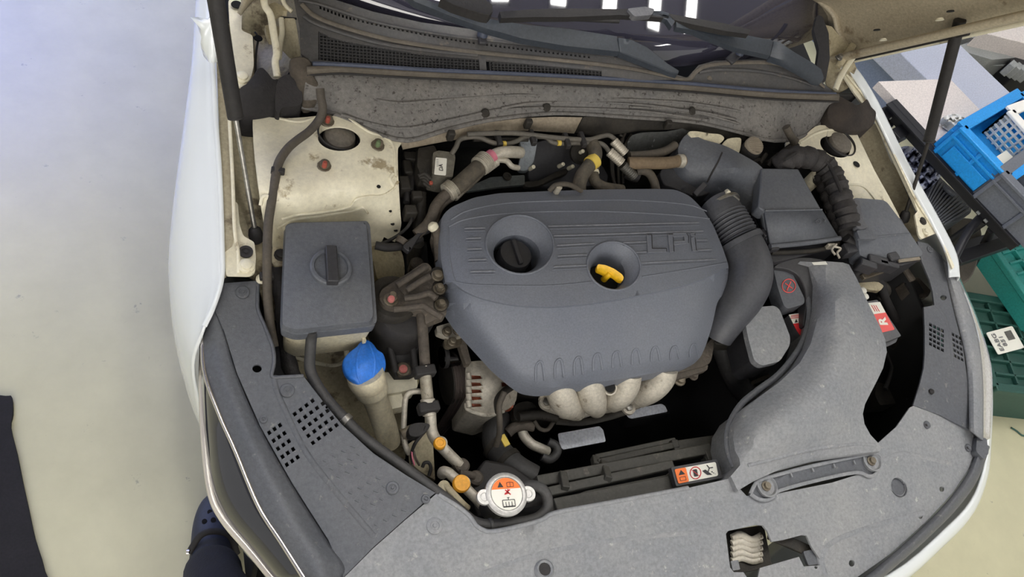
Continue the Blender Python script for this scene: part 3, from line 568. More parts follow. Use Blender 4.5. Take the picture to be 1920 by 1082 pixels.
w2 = T('wiper_arm', 'second wiper arm further right, running down to the right cowl corner', 'wiper arm', 'windscreen wiper arms')
blade('arm', WIPER, [(1268, 40), (1300, 42), (1340, 52), (1400, 66), (1450, 76)], [(1268, 51), (1300, 57), (1320, 66), (1380, 90), (1444, 104)], [(1268, 44, 1.03), (1450, 76, 1.0), (1444, 104, .985)], .012, w2, .003)
blade('arm_head', WIPER, [(1451, 77), (1462, 79), (1490, 98), (1523, 117), (1540, 130), (1545, 146)], [(1444, 106), (1470, 114), (1500, 130), (1520, 142), (1530, 150), (1542, 152)], [(1451, 77, 1.0), (1462, 79, 1.005), (1523, 117, .985), (1545, 146, .96), (1470, 114, .98)], .016, w2, .004)
blade('hook', WIPER, [(1195, 14), (1215, 20), (1240, 20), (1254, 24), (1266, 40)], [(1192, 26), (1215, 28), (1238, 31), (1250, 36), (1260, 50)], 1.035, .012, w2)
wb = T('wiper_blade', 'black wiper blade lying across the windscreen above the grey arms', 'wiper blade')
blade('spine', BLK, [(937, 22), (1000, 17), (1065, 16), (1165, 17), (1205, 14), (1225, 20), (1290, 32), (1360, 44), (1408, 56)], [(940, 34), (1000, 32), (1065, 32), (1160, 28), (1205, 30), (1250, 34), (1300, 46), (1360, 58), (1404, 64)], 1.035, .012, wb)
tube('rubber_edge', BLK, [(940, 38, 1.02), (1060, 36, 1.02), (1160, 40, 1.02)], .004, wb)
sheet('clip_joint', M('worn_clip', s(108, 108, 110), s(80, 80, 84), 30, .6), RC([(1176, 16), (1210, 12), (1228, 17), (1222, 28), (1190, 31)], 4), 1.041, .012, parent=wb, bev=.003)
wb2 = T('wiper_blade', 'short end of a black wiper blade at the top edge of the windscreen', 'wiper blade')
blade('spine', BLK, [(830, -14), (870, -6), (905, -4), (923, 8), (924, 22)], [(826, -4), (850, 8), (880, 18), (905, 26), (918, 28)], 1.05, .02, wb2)
# ================================================================== FRONT PANELS
fp = T('radiator_cover', 'wide grey plastic cover across the nose, with latch opening and push pins', 'radiator cover')
fz = TPS([(818, 925, .775), (1050, 960, .775), (1380, 900, .775), (1560, 870, .772), (1720, 760, .785), (1834, 822, .752), (640, 1084, .765), (820, 1010, .768), (1000, 1080, .758), (1300, 1060, .758), (1600, 1085, .738), (1740, 980, .742), (1660, 930, .758), (1000, 1180, .735), (1400, 1140, .742), (1480, 960, .764)])
seamL = [(818, 926), (760, 975), (700, 1028), (646, 1082), (610, 1135)]
edge = [(822, 927), (829, 932), (858, 950), (880, 968), (892, 985), (906, 994), (922, 997), (960, 990), (1012, 976), (1040, 962), (1120, 947), (1200, 932), (1290, 915), (1369, 897), (1400, 930), (1460, 925), (1560, 905), (1640, 880), (1646, 831), (1681, 800), (1706, 764), (1713, 761)]
seamR = [(1762, 779), (1817, 807), (1836, 821)]
nose = [(1819, 877), (1785, 926), (1736, 979), (1669, 1039), (1605, 1084), (1500, 1130), (1250, 1180), (1000, 1195), (780, 1175)]
lock = [(1361, 1001), (1366, 995), (1418, 984), (1430, 985), (1439, 996), (1447, 1016), (1470, 1012), (1504, 1003), (1512, 1004), (1522, 1026), (1541, 1054), (1539, 1060), (1507, 1062), (1498, 1044), (1425, 1065), (1421, 1082), (1402, 1084), (1394, 1073), (1376, 1073), (1369, 1064)]
hol = [lock, ell(1684, 912, 13, 17, 18, -.3), ell(1766, 917, 4.5, 5.5, 12), ell(1726, 967, 4.5, 6, 12), ell(1597, 1056, 5.5, 6.5, 12), ell(1530, 1064, 3, 3, 8)]
sheet('panel', PANEL, seamL[::-1][:0] + seamL + nose[::-1] + seamR[::-1] + edge[::-1], fz, .004, holes=hol, parent=fp, step=34, bev=.001)
ridge('edge_roll', PANEL, edge[:13], fz, .004, fp, off=-.001, flat=1)
for u, v in ((1737, 797), (1814, 840)): 
    h_ = lathe('push_pin', SIDEP, P(u, v, fz(u, v)), [(.008, -.002), (.008, .003), (.006, .004), (.003, .002), (0, .002)], fp, seg=16); lathe('pin_slot', BLK, P(u, v, fz(u, v) + .004), [(.003, 0), (0, .0006)], h_, seg=8)
pin(815, 986, fz(815, 986), .013, PANEL, fp)
lathe('deep_well', SIDEP, P(1684, 912, fz(1684, 912)) + V((0, 0, -.0285)), [(0, 0), (.016, 0), (.019, .028), (.0205, .029), (.020, .024)], fp, seg=24)
lathe('deep_well', PANEL, P(1020, 1068, fz(1020, 1068)), [(0, -.001), (.010, -.001), (.010, .004), (.013, .006), (.016, .002), (.017, -.002)], fp, seg=24)
lathe('centre_screw', BLK, P(1020, 1068, fz(1020, 1068)), [(.011, 0), (.010, .003), (0, .003)], fp, seg=14)
for q in ([(900, 1075), (1000, 1040), (1150, 1012), (1300, 998)], [(1545, 1080), (1538, 1045), (1560, 1015), (1640, 985), (1730, 960)], [(1600, 800), (1640, 862), (1690, 850), (1780, 870)]): ridge('shallow_fold', PANEL, q, fz, .009, fp, off=-.0055, flat=.7, seg=12)
# latch seen through the opening
lt = T('hood_latch', 'greasy steel hood latch with foil flap, seen through the opening in the grey nose cover', 'latch')
sheet('latch_plate', GRIME, RC([(1358, 996), (1432, 984), (1448, 1062), (1372, 1078)], 3), .715, .01, parent=lt, bev=.002)
for k in range(5): ridge('crumpled_foil', ALU, [(1372, 1008 + k * 11), (1390, 1002 + k * 11), (1410, 1012 + k * 10), (1428, 1004 + k * 11)], .728 - k * .002, .006, lt, flat=.5, n=3)
bar('latch_lever', GRIME, (1440, 1000, .735), (1545, 1046, .735), .022, .006, lt, bev=.002)
sheet('lever_pad', SIDEP, RC([(1506, 1034), (1524, 1030), (1541, 1056), (1516, 1061)], 3), .744, .006, parent=lt, bev=.002)
sheet('catch_pad', PANEL, RC([(1370, 1052), (1384, 1050), (1388, 1068), (1374, 1070)], 2), .738, .006, parent=lt, bev=.001)
ns = T('nose_seal', 'long rubber seal strip along the front edge of the grey nose cover', 'seal strip')
n1 = [(1837, 824), (1828, 852), (1812, 890), (1779, 936), (1730, 987), (1664, 1046), (1606, 1090), (1500, 1138), (1250, 1188)]
loft('strip', SIDEP, [[(a, b, fz(a, b) + .004) for a, b in n1], [(a + 8, b + 6, fz(a, b) + .012) for a, b in n1], [(a + 17, b + 12, fz(a, b) - .002) for a, b in n1], [(a + 19, b + 14, fz(a, b) - .03) for a, b in n1]], ns, n=5, m=3, th=.003)
sheet('end_block', SIDEP, RC([(1832, 818), (1850, 822), (1854, 850), (1845, 862), (1830, 846)], 4), .765, .03, parent=ns, bev=.004)
# left headlamp cover
ls = T('headlamp_cover', 'grey plastic cover over the left headlamp, with two square-holed vents', 'headlamp cover')
lz = TPS([(420, 531, .80), (484, 526, .80), (510, 700, .79), (569, 705, .795), (445, 701, .785), (488, 799, .78), (633, 786, .79), (548, 906, .772), (817, 924, .778), (616, 1013, .765), (660, 1070, .765), (540, 800, .782), (700, 900, .784)])
inner = [(484, 526), (483, 560), (484, 582), (497, 613), (511, 650), (514, 680), (510, 706), (530, 707), (569, 705), (582, 722), (605, 752), (640, 795), (700, 850), (760, 890), (816, 924)]
mid = [(419, 531), (407, 560), (402, 580), (420, 620), (445, 701), (488, 799), (548, 906), (616, 1013), (650, 1061)]
def grid(o, a, b, na, nb, w_, h_, skip=()):
    o, a, b = np.array(o, float), np.array(a, float), np.array(b, float); ua = a / max(na - 1, 1); ub = b / max(nb - 1, 1); ha = ua / np.linalg.norm(ua) * w_; hb = ub / np.linalg.norm(ub) * h_; r = []
    for i in range(na):
        for j in range(nb):
            if (i, j) in skip: continue
            c = o + ua * i + ub * j; r.append([tuple(c - ha - hb), tuple(c + ha - hb), tuple(c + ha + hb), tuple(c - ha + hb)])
    return r
h1 = grid((553, 776), (44, -33), (34, 54), 5, 5, 3.6, 3.6, skip=((4, 0),)); h2 = grid((505, 811), (20, -14), (33, 60), 3, 5, 3.4, 3.8)
sheet('panel', SIDEP, mid[:-1] + [(644, 1083)] + [(646, 1081), (700, 1026), (760, 973)] + inner[::-1], lz, .004, holes=h1 + h2 + [ell(482, 691, 9, 7.5, 14)], parent=ls, step=30, bev=.0008)
ridge('raised_step', SIDEP, [(513, 705), (520, 735), (540, 780), (575, 850), (633, 925), (700, 1005)], lz, .006, ls, off=-.002)
ridge('edge_roll', SIDEP, inner[:9], lz, .003, ls, flat=1)
for u, v, r_ in ((455, 548, .011), (539, 732, .011), (736, 915, .010), (798, 936, .007), (494, 787, .006), (592, 1018, .009)): pin(u, v, lz(u, v) + .001, r_, SIDEP, ls)
# moulded lettering, weathered beyond reading
for k, (u, v, tx) in enumerate([(655, 880, 'AIRBAG'), (612, 960, 'RIBBED')][:0]): pass
for r_ in range(4):
    for k in range(9):
        u, v = 606 + k * 12 + r_ * 17, 862 + k * 15 - r_ * 9
        if inside((u, v), mid + inner[::-1]) and k % 4 != 3: bar('moulded_mark', SIDEP, (u, v, lz(u, v) + .0005), (u + 6 + (k * 5 + r_) % 4, v + 3, lz(u + 6, v + 3) + .0005), .003, .0012, ls, bev=0)
lip = T('lamp_seal', 'dark rubber lip between the left headlamp and its grey cover', 'seal strip')
o_l = [(383, 600), (379, 640), (385, 693), (414, 778), (444, 846), (487, 949), (530, 1017), (575, 1088)]
i_l = [(400, 578), (419, 622), (444, 702), (487, 800), (547, 907), (615, 1014), (649, 1062), (642, 1086)]
loft('lip', SIDEP, [[(a, b, .768) for a, b in o_l], [(a * .5 + c * .5, b * .5 + d * .5, .786) for (a, b), (c, d) in zip(o_l, i_l)], [(a, b, lz(a, b) - .002) for a, b in i_l]], lip, n=5, m=4, th=.004)
hl = T('headlamp', 'left headlamp with smoked lens between two chrome trims', 'headlamp')
oo = [(379, 606), (375, 700), (378, 812), (390, 919), (414, 974), (466, 1036), (512, 1092)]
ii = [(383, 600), (385, 693), (414, 778), (444, 846), (487, 949), (530, 1017), (575, 1088)]
loft('lens', LENS, [[(a, b, .69) for a, b in oo], [(a * .62 + c * .38, b * .62 + d * .38, .735) for (a, b), (c, d) in zip(oo, ii)], [(a, b, .763) for a, b in ii]], hl, n=5, m=4, th=.01)
tube('outer_trim', M('pale_lamp_trim', s(206, 200, 186), s(190, 180, 170), 9, .18, .3, coat=1, fm=0), [(a + 5, b - 1, .703) for a, b in oo], .0062, hl)
tube('inner_trim', CHROME, [(a - 2, b, .766) for a, b in ii], .0038, hl)
loft('lamp_side', WHITE, [[(a, b, .684) for a, b in oo], [pt((a, b, .684)) + V((.008, .004, -.05)) for a, b in oo], [pt((a, b, .684)) + V((.06, .02, -.18)) for a, b in oo]], hl, n=4, m=3, th=.004)
# right headlamp cover
rs_ = T('headlamp_cover', 'grey plastic cover over the right headlamp, beside the green crate', 'headlamp cover')
rz_ = TPS([(1735, 456, .81), (1765, 475, .80), (1784, 567, .792), (1806, 653, .785), (1817, 806, .765), (1762, 778, .778), (1711, 759, .784), (1734, 663, .79), (1733, 575, .793), (1744, 530, .80), (1722, 482, .81)])
gr1 = grid((1745, 609), (22, 11), (0, 36), 4, 5, 3.1, 3.1) + grid((1773, 645), (0, 14), (0, 14), 1, 1, 2.2, 2.7)[:0]; gr2 = grid((1787, 627), (13, 7), (4, 40), 3, 5, 2.8, 3.1)
sheet('panel', SIDEP, [(1720, 452), (1740, 457), (1766, 480), (1784, 567), (1806, 653), (1815, 720), (1817, 806), (1762, 778), (1712, 760), (1725, 719), (1732, 690), (1734, 663), (1734, 620), (1732, 576), (1752, 572), (1749, 548), (1743, 525), (1728, 490)], rz_, .004, holes=gr1 + gr2 + [ell(1769, 558, 6, 5, 12), ell(1744, 734, 3, 4, 10)], parent=rs_, step=22, bev=.0008)
ridge('raised_step', SIDEP, [(1752, 574), (1768, 590), (1778, 620), (1786, 690)], rz_, .005, rs_, off=-.002)
pin(1743, 468, .808, .008, SIDEP, rs_)
lathe('bent_clip', BLK, P(1745, 735, rz_(1745, 735)), [(.006, -.002), (.006, .004), (.002, .008), (0, .008)], rs_, seg=8)
rl = T('headlamp', 'right headlamp edge with grey seal lip and pale lens, beside the green crate', 'headlamp')
si = [(1766, 482), (1785, 567), (1807, 653), (1816, 720), (1819, 808)]; so = [(1784, 505), (1812, 570), (1832, 640), (1840, 720), (1840, 826)]; sx = [(1792, 515), (1825, 589), (1852, 672), (1858, 730), (1853, 824)]
loft('seal_lip', PANEL, [[(a, b, .792 - .02 * k / 4) for k, (a, b) in enumerate(si)], [(a * .5 + c * .5, b * .5 + d * .5, .80 - .02 * k / 4) for k, ((a, b), (c, d)) in enumerate(zip(si, so))], [(a, b, .782 - .02 * k / 4) for k, (a, b) in enumerate(so)]], rl, n=5, m=3)
loft('lens', M('pale_lens', s(196, 192, 186), s(178, 176, 172), 4, .15, coat=1), [[(a, b, .782 - .02 * k / 4) for k, (a, b) in enumerate(so)], [(a * .4 + c * .6, b * .4 + d * .6, .765 - .02 * k / 4) for k, ((a, b), (c, d)) in enumerate(zip(so, sx))], [(a, b, .73) for a, b in sx], [pt((a, b, .73)) + V((.0, 0, -.10)) for a, b in sx]], rl, n=5, m=3)
# ================================================================== INTAKE DUCT
du = T('air_intake_duct', 'large S-shaped grey intake duct running from the nose over the battery', 'air duct')
dt = [(1535, 492), (1550, 490), (1580, 492), (1592, 496), (1607, 523), (1629, 571), (1650, 612), (1660, 637), (1663, 660), (1656, 690), (1644, 715), (1632, 738), (1622, 758), (1618, 776), (1621, 795), (1632, 815), (1646, 830), (1652, 838), (1650, 846), (1600, 852), (1530, 862), (1460, 881), (1410, 904), (1384, 920), (1380, 914), (1370, 893), (1388, 872), (1386, 860), (1378, 845), (1374, 820), (1377, 793), (1392, 768), (1422, 745), (1462, 716), (1500, 680), (1520, 645), (1532, 600), (1538, 565), (1532, 530), (1516, 500), (1500, 490)]
dz = TPS([(1500, 488, .83), (1516, 500, .822), (1545, 500, .845), (1592, 496, .838), (1607, 523, .842), (1585, 560, .862), (1629, 571, .84), (1538, 565, .83), (1556, 570, .856), (1525, 640, .826), (1600, 640, .862), (1662, 660, .838), (1560, 660, .858), (1500, 680, .82), (1644, 715, .83), (1560, 740, .85), (1422, 745, .80), (1460, 760, .835), (1378, 793, .79), (1410, 810, .825), (1500, 800, .842), (1618, 776, .82), (1560, 820, .818), (1400, 862, .803), (1374, 830, .785), (1646, 832, .80), (1530, 862, .790), (1384, 920, .785), (1460, 860, .808), (1430, 888, .79)])
sheet('duct_shell', PANEL, dt, dz, .085, parent=du, step=17, bev=.008, seg=3, taper=-.02)
ridge('moulded_edge', PANEL, [(1402, 872), (1440, 862), (1520, 842), (1600, 832), (1640, 834)], dz, .004, du, off=-.001)
ridge('side_flange', SIDEP, [(1470, 492), (1500, 508), (1514, 550), (1516, 600), (1500, 650), (1462, 700), (1420, 732), (1388, 760), (1366, 800), (1364, 840), (1376, 876)], [(1470, 492, .80), (1516, 600, .80), (1420, 732, .775), (1376, 876, .77)], .006, du)
sheet('rear_flange', DKP, SM([(1452, 500), (1475, 486), (1510, 482), (1548, 488), (1552, 500), (1530, 520), (1528, 560), (1522, 600), (1506, 610), (1512, 560), (1500, 520), (1478, 505)], 3), [(1452, 500, .81), (1510, 482, .825), (1506, 610, .79)], .03, parent=du, step=12, bev=.003)
patch('small_sticker', LBLW, [(1522, 492), (1548, 490), (1552, 496), (1526, 497)], lambda a, b: dz(a, b) + .004, du)
# bracket and bolts in the recess under the duct lip
br = T('duct_bracket', 'recessed grey bracket with two cupped bolts below the duct lip', 'bracket')
bz_ = lambda a, b: fz(a, b) + .003
BR = [(1407, 926), (1416, 908), (1428, 899), (1485, 883), (1530, 872), (1600, 857), (1640, 850), (1652, 856), (1651, 874), (1640, 890), (1628, 893), (1606, 886), (1540, 899), (1462, 920), (1452, 932), (1436, 938), (1420, 935)]
sheet('bracket_plate', SIDEP, BR, bz_, .010, parent=br, step=16, bev=.002)
ridge('bracket_rim', PANEL, BR + [BR[0]], bz_, .0035, br, off=.002, n=3)
for u, v in ((1436, 912), (1633, 865)):
    k = lathe('bolt_cup', PANEL, P(u, v, bz_(u, v)), [(.020, -.002), (.021, .005), (.0185, .006), (.016, .002), (.010, .0015), (0, .0015)], br, seg=26)
    lathe('bolt', RUSTB, P(u, v, bz_(u, v) + .002), [(.009, 0), (.009, .002), (.006, .003), (.006, .008), (0, .008)], k, seg=12)
for u, v in ((1482, 888), (1522, 878), (1562, 870), (1600, 864)): bar('rib', PANEL, (u, v, bz_(u, v) + .002), (u + 3, v + 7, bz_(u, v) + .002), .003, .004, br, bev=0)
# ================================================================== ENGINE COVER
ec = T('engine_cover', 'large dark grey engine cover with two round wells and raised lines', 'engine cover')
EC = [(829, 404), (846, 388), (889, 370), (936, 362), (1033, 358), (1130, 355), (1227, 354), (1266, 355), (1293, 367), (1316, 390), (1337, 421), (1355, 464), (1366, 497), (1366, 510), (1364, 527), (1359, 549), (1345, 565), (1340, 590), (1335, 612), (1324, 647), (1312, 674), (1281, 688), (1188, 707), (1072, 724), (1017, 730), (986, 725), (963, 708), (932, 681), (897, 642), (862, 604), (841, 572), (834, 526), (827, 487), (824, 437)]
ECs = RC(EC, 10, 3)
crease = [(848, 529), (870, 545), (897, 557), (935, 567), (975, 573), (1025, 575), (1072, 573), (1130, 566), (1188, 556), (1240, 545), (1285, 534), (1330, 518), (1362, 503)]
crs = CR(crease, 4)
def crv(u): return lerpv(crs, min(max(u, 849), 1361))
base = TPS([(846, 388, .845), (936, 362, .848), (1130, 355, .848), (1266, 355, .845), (1337, 421, .85), (1362, 500, .848), (1355, 464, .85), (824, 437, .84), (834, 526, .838), (930, 410, .872), (1130, 400, .876), (1290, 410, .868), (875, 450, .862), (1100, 480, .878), (1300, 480, .868), (870, 530, .856), (1000, 560, .868), (1180, 545, .868)])
def ez(u, v):
    d = v - crv(u); z = base(u, min(v, crv(u)))
    if d > 0:
        z -= .0045 * min(1, d / 2.2)
        z -= .00034 * d + .0000013 * d * d
        # shoulders fall away towards both sides
        l = 841 + (v - 572) * .80 if v > 572 else 834; r = 1366 - max(0, v - 500) * .30
        e = min(u - l, r - u); z -= .020 * max(0, 1 - max(e, 0) / 46) ** 2
        z -= .014 * max(0, 1 - max(0, 728 - (u - 1017) * .155 - v if u > 1017 else 728 - v) / 26) ** 2
    else:
        e = min(u - 824, 1366 - u, v - 355); z -= .010 * max(0, 1 - max(e, 0) / 24) ** 2
    return z
W1 = ell(975, 459, 64, 55, 36, .18); W2 = ell(1151, 499, 50.5, 45, 32, .30)
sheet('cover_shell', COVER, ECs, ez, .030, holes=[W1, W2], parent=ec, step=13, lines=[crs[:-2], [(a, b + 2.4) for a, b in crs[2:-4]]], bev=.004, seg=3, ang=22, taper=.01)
def well(nm, uv, uv2, a, a2, b2, rot, dep, mat):
    # funnel from the surface down to a ring below it
    k = 36; vs = []; fs = []
    top = ell(uv[0], uv[1], a[0], a[1], k, a[2]); bot = ell(uv2[0], uv2[1], a2, b2, k, rot)
    zt = [ez(*p) + .0006 for p in top]
    T_ = [P(p[0], p[1], z) for p, z in zip(top, zt)]; zb = ez(*uv) - dep; B_ = [P(p[0], p[1], zb) for p in bot]
    M_ = [t.lerp(b, .5) + V((0, 0, .003)) for t, b in zip(T_, B_)]; D_ = [b + V((0, 0, -.05)) for b in B_]
    for R_ in (T_, M_, B_, D_): vs += R_
    for r in range(3):
        for j in range(k): fs.append((r * k + j, r * k + (j + 1) % k, (r + 1) * k + (j + 1) % k, (r + 1) * k + j))
    mesh(nm, vs, fs, mat, ec, ang=30)
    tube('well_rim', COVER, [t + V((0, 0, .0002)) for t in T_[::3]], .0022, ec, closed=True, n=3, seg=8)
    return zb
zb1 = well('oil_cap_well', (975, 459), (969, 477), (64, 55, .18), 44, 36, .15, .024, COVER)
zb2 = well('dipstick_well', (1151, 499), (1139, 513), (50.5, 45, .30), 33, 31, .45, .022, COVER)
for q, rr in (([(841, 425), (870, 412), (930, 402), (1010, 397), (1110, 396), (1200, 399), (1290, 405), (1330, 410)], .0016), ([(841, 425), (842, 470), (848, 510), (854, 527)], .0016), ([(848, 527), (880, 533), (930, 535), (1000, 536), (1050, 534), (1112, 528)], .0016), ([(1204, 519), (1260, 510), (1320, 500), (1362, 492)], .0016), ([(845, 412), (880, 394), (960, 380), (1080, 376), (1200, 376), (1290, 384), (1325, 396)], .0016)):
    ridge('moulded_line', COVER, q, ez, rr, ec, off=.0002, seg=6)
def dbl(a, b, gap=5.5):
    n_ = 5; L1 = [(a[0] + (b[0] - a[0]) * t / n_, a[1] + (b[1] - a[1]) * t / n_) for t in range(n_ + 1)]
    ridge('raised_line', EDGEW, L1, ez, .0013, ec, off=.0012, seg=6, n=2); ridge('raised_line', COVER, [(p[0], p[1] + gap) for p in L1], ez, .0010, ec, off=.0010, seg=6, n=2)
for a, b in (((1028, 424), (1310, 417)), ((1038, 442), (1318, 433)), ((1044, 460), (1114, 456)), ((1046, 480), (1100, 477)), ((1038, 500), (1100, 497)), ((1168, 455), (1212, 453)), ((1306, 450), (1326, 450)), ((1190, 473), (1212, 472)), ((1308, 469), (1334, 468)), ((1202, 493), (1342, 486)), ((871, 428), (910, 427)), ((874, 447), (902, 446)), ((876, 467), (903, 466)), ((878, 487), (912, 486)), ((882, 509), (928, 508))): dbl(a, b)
def letter(parts):
    for pl in parts:
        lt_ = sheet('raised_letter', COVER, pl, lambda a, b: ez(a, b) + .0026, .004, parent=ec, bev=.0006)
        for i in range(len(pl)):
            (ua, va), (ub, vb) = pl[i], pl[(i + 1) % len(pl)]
            bar('letter_edge', EDGEW if (vb < va or ub < ua) else BLK, (ua, va, ez(ua, va) + .0028), (ub, vb, ez(ub, vb) + .0028), .0011, .0008, lt_, bev=0)  # pale on one side, black on the other: relief light and shade painted on
# the lettering LPi moulded into the cover, of square strokes
letter([[(1213, 440), (1222, 440), (1223, 466), (1250, 466), (1250, 472), (1215, 473)]])
letter([[(1253, 439), (1288, 437), (1291, 453), (1287, 458), (1264, 459), (1265, 472), (1256, 472), (1254, 453)]][:0] + [[(1253, 439), (1262, 439), (1264, 472), (1256, 472)], [(1262, 438), (1287, 437), (1291, 443), (1291, 456), (1264, 459), (1264, 453), (1284, 452), (1283, 443), (1262, 444)]])
letter([[(1296, 446), (1303, 445), (1306, 470), (1299, 470)], [(1295, 438), (1303, 437), (1303, 442), (1296, 443)]])
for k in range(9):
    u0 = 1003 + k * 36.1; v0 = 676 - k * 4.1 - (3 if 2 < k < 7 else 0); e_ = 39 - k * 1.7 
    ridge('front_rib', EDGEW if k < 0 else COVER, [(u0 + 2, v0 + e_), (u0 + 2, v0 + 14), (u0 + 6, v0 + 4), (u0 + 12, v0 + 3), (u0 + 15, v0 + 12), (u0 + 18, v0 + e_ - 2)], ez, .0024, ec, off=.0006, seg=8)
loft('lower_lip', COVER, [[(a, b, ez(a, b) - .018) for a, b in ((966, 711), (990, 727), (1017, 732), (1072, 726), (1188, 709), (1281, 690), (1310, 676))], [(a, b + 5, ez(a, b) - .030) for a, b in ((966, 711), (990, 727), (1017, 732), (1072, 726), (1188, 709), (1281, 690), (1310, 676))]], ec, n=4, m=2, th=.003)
oc = T('oil_filler_cap', 'black round oil filler cap with a grip bar, deep in the larger well', 'cap')
cc = P(968, 475, zb1 - .006)
lathe('cap_body', DKP, cc + V((0, 0, -.03)), [(.030, 0), (.030, .026), (.0285, .029), (.024, .0305), (0, .031)], oc, seg=36)
a_, b_ = P(957, 449, zb1 + .002), P(975, 502, zb1 + .002); dd = (b_ - a_).normalized()
bar('grip_bar', DKP, cc - dd * .025 + V((0, 0, .004)), cc + dd * .025 + V((0, 0, .004)), .008, .010, oc, bev=.002)
lathe('filler_neck', VOID, cc + V((0, 0, -.06)), [(.040, 0), (.040, .028), (.034, .03), (0, .03)], oc, seg=28)
ds = T('dipstick', 'bright yellow T-shaped dipstick handle in the smaller well', 'dipstick')
zt_ = zb2 + .012
sheet('handle', YEL, RC([(1121, 495), (1136, 497), (1152, 504), (1166, 514), (1170, 520), (1167, 528), (1160, 526), (1150, 517), (1140, 516), (1120, 507), (1119, 502)], 3), [(1120, 500, zt_), (1145, 507, zt_ + .004), (1168, 524, zt_)], .008, parent=ds, bev=.0015)
tube('stem', YEL, [(1144, 512, zt_ - .002), (1138, 518, zt_ - .010), (1132, 524, zt_ - .024)], .006, ds)
lathe('tube_end', VOID, P(1137, 516, zb2 - .03), [(.034, -.02), (.034, 0), (0, .001)], ds, seg=24)
# ================================================================== COOLANT TANK, WASHER NECK
ct = T('coolant_reservoir', 'square black-lidded reservoir over a milky tank, beside the left strut tower', 'reservoir')
LD = RC([(536, 423), (548, 418), (688, 415), (693, 424), (706, 600), (700, 611), (556, 627), (530, 618), (529, 604), (532, 520)], 10)
ldz = TPS([(540, 420, .842), (690, 415, .842), (705, 610, .836), (530, 618, .836), (618, 510, .846)])
sheet('lid_base', PLAS, [(618 + (a - 618) * 1.012, 520 + (b - 520) * 1.008) for a, b in LD], lambda a, b: ldz(a, b) - .010, .020, parent=ct, bev=.003)
sheet('lid', PLAS, [(615 + (a - 618) * .965, 516 + (b - 520) * .955) for a, b in LD], ldz, .016, parent=ct, step=30, bev=.004, seg=3, taper=.03)
TKO = RC([(534, 425), (692, 418), (702, 604), (700, 612), (556, 627), (532, 617)], 12)
sheet('milky_tank', TANK, TKO, .812, .10, parent=ct, bev=.008, seg=3, taper=-.10)
sheet('milky_tank_foot', TANK, [(618 + (a - 618) * .80, 530 + (b - 530) * .86) for a, b in TKO], .72, .09, parent=ct, bev=.010, taper=-.12)
kc = P(620, 504, ldz(620, 504))
kb = lathe('knob', PLAS, kc, [(.0335, -.002), (.0335, .006), (.031, .008), (.027, .008), (.026, .004), (.0, .004)], ct, seg=40)
a_, b_ = P(617, 470, .86), P(621, 537, .86); dd = (b_ - a_).normalized()
bar('grip', DKP, kc - dd * .0335 + V((0, 0, .011)), kc + dd * .0335 + V((0, 0, .011)), .0185, .016, kb, bev=.002)
lathe('lid_dimple', PLAS, P(668, 427, ldz(668, 427)), [(.004, 0), (.004, .001), (.002, .001), (0, .0005)], ct, seg=12)
sheet('mounting_tab', CREAMD, RC([(511, 463), (536, 461), (536, 497), (514, 499), (509, 490)], 3), .80, .004, parent=ct, bev=.001)
bolt(527, 478, .801, .008, GRIME, ct, h=.006)
wf = T('washer_filler', 'blue lidded washer fluid neck of stained cream plastic, standing behind the hose', 'washer filler')
tube('neck', WASHER, [(690, 716, .725, .029), (697, 732, .70, .0285), (702, 745, .685, .022), (712, 770, .655, .0215), (722, 800, .62, .0215), (730, 830, .58, .020)], .02, wf, seg=24, n=4)
tube('neck_mouth', WASHER, [(684, 700, .742, .031), (688, 712, .730, .032), (691, 722, .718, .029)], .03, wf, seg=28, n=3)
CP = SM([(676, 641), (687, 636), (699, 643), (708, 655), (719, 663), (724, 682), (719, 701), (706, 714), (697, 726), (687, 731), (677, 727), (666, 716), (650, 704), (643, 686), (645, 672), (655, 660), (668, 650)], 3)
cpz = TPS([(684, 683, .768), (687, 636, .752), (724, 682, .748), (687, 731, .742), (643, 686, .748), (700, 660, .762), (665, 705, .758)])
sheet('blue_cap', BLUE, CP, cpz, .012, parent=wf, step=9, bev=.003, seg=3)
for q in ([(678, 648), (670, 675), (672, 705), (682, 726)], [(694, 646), (702, 672), (700, 702), (690, 724)]): ridge('cap_crease', BLUE, q, cpz, .003, wf, off=-.0012)
sheet('hinge_tab', TANK, RC([(679, 633), (686, 633), (687, 641), (680, 642)], 2), .764, .006, parent=wf, bev=.001)
# ================================================================== HOSES LEFT
h1_ = T('drain_hose', 'thin dark hose curving down the cream strut tower from the cowl', 'hose')
tube('hose', RHOSE, [(600, 166, .925), (602, 185, .915), (605, 204, .905), (598, 225, .885), (580, 246, .879), (557, 263, .878), (540, 278, .877), (526, 298, .876), (519, 318, .874), (514, 350, .868), (508, 385, .858), (503, 420, .85), (501, 470, .84), (501, 520, .82), (502, 560, .80), (506, 605, .78), (514, 650, .76)], .0075, h1_, n=4)
box('clip', BLK, P(521, 321, .874), (.022, .010, .012), rz=-.2, parent=h1_, bev=.002); box('clip', BLK, P(500, 518, .815), (.022, .012, .012), parent=h1_, bev=.002); bolt(490, 523, .805, .006, CREAM, h1_, h=.004)
h2_ = T('overflow_hose', 'black hose from the reservoir lid along the grey cover to the radiator cap', 'hose')
tube('hose', BHOSE, [(585, 619, .825), (584, 632, .81), (582, 655, .795), (581, 690, .785), (592, 718, .78), (612, 748, .778), (637, 776, .778), (684, 822, .776), (744, 866, .772), (812, 917, .768), (845, 942, .764), (872, 966, .76), (893, 980, .757), (920, 984, .755), (970, 980, .755), (1005, 972, .757), (1024, 956, .762), (1027, 938, .766), (1020, 920, .770), (1004, 911, .772), (985, 912, .770), (972, 916, .768)], .0088, h2_, n=5)
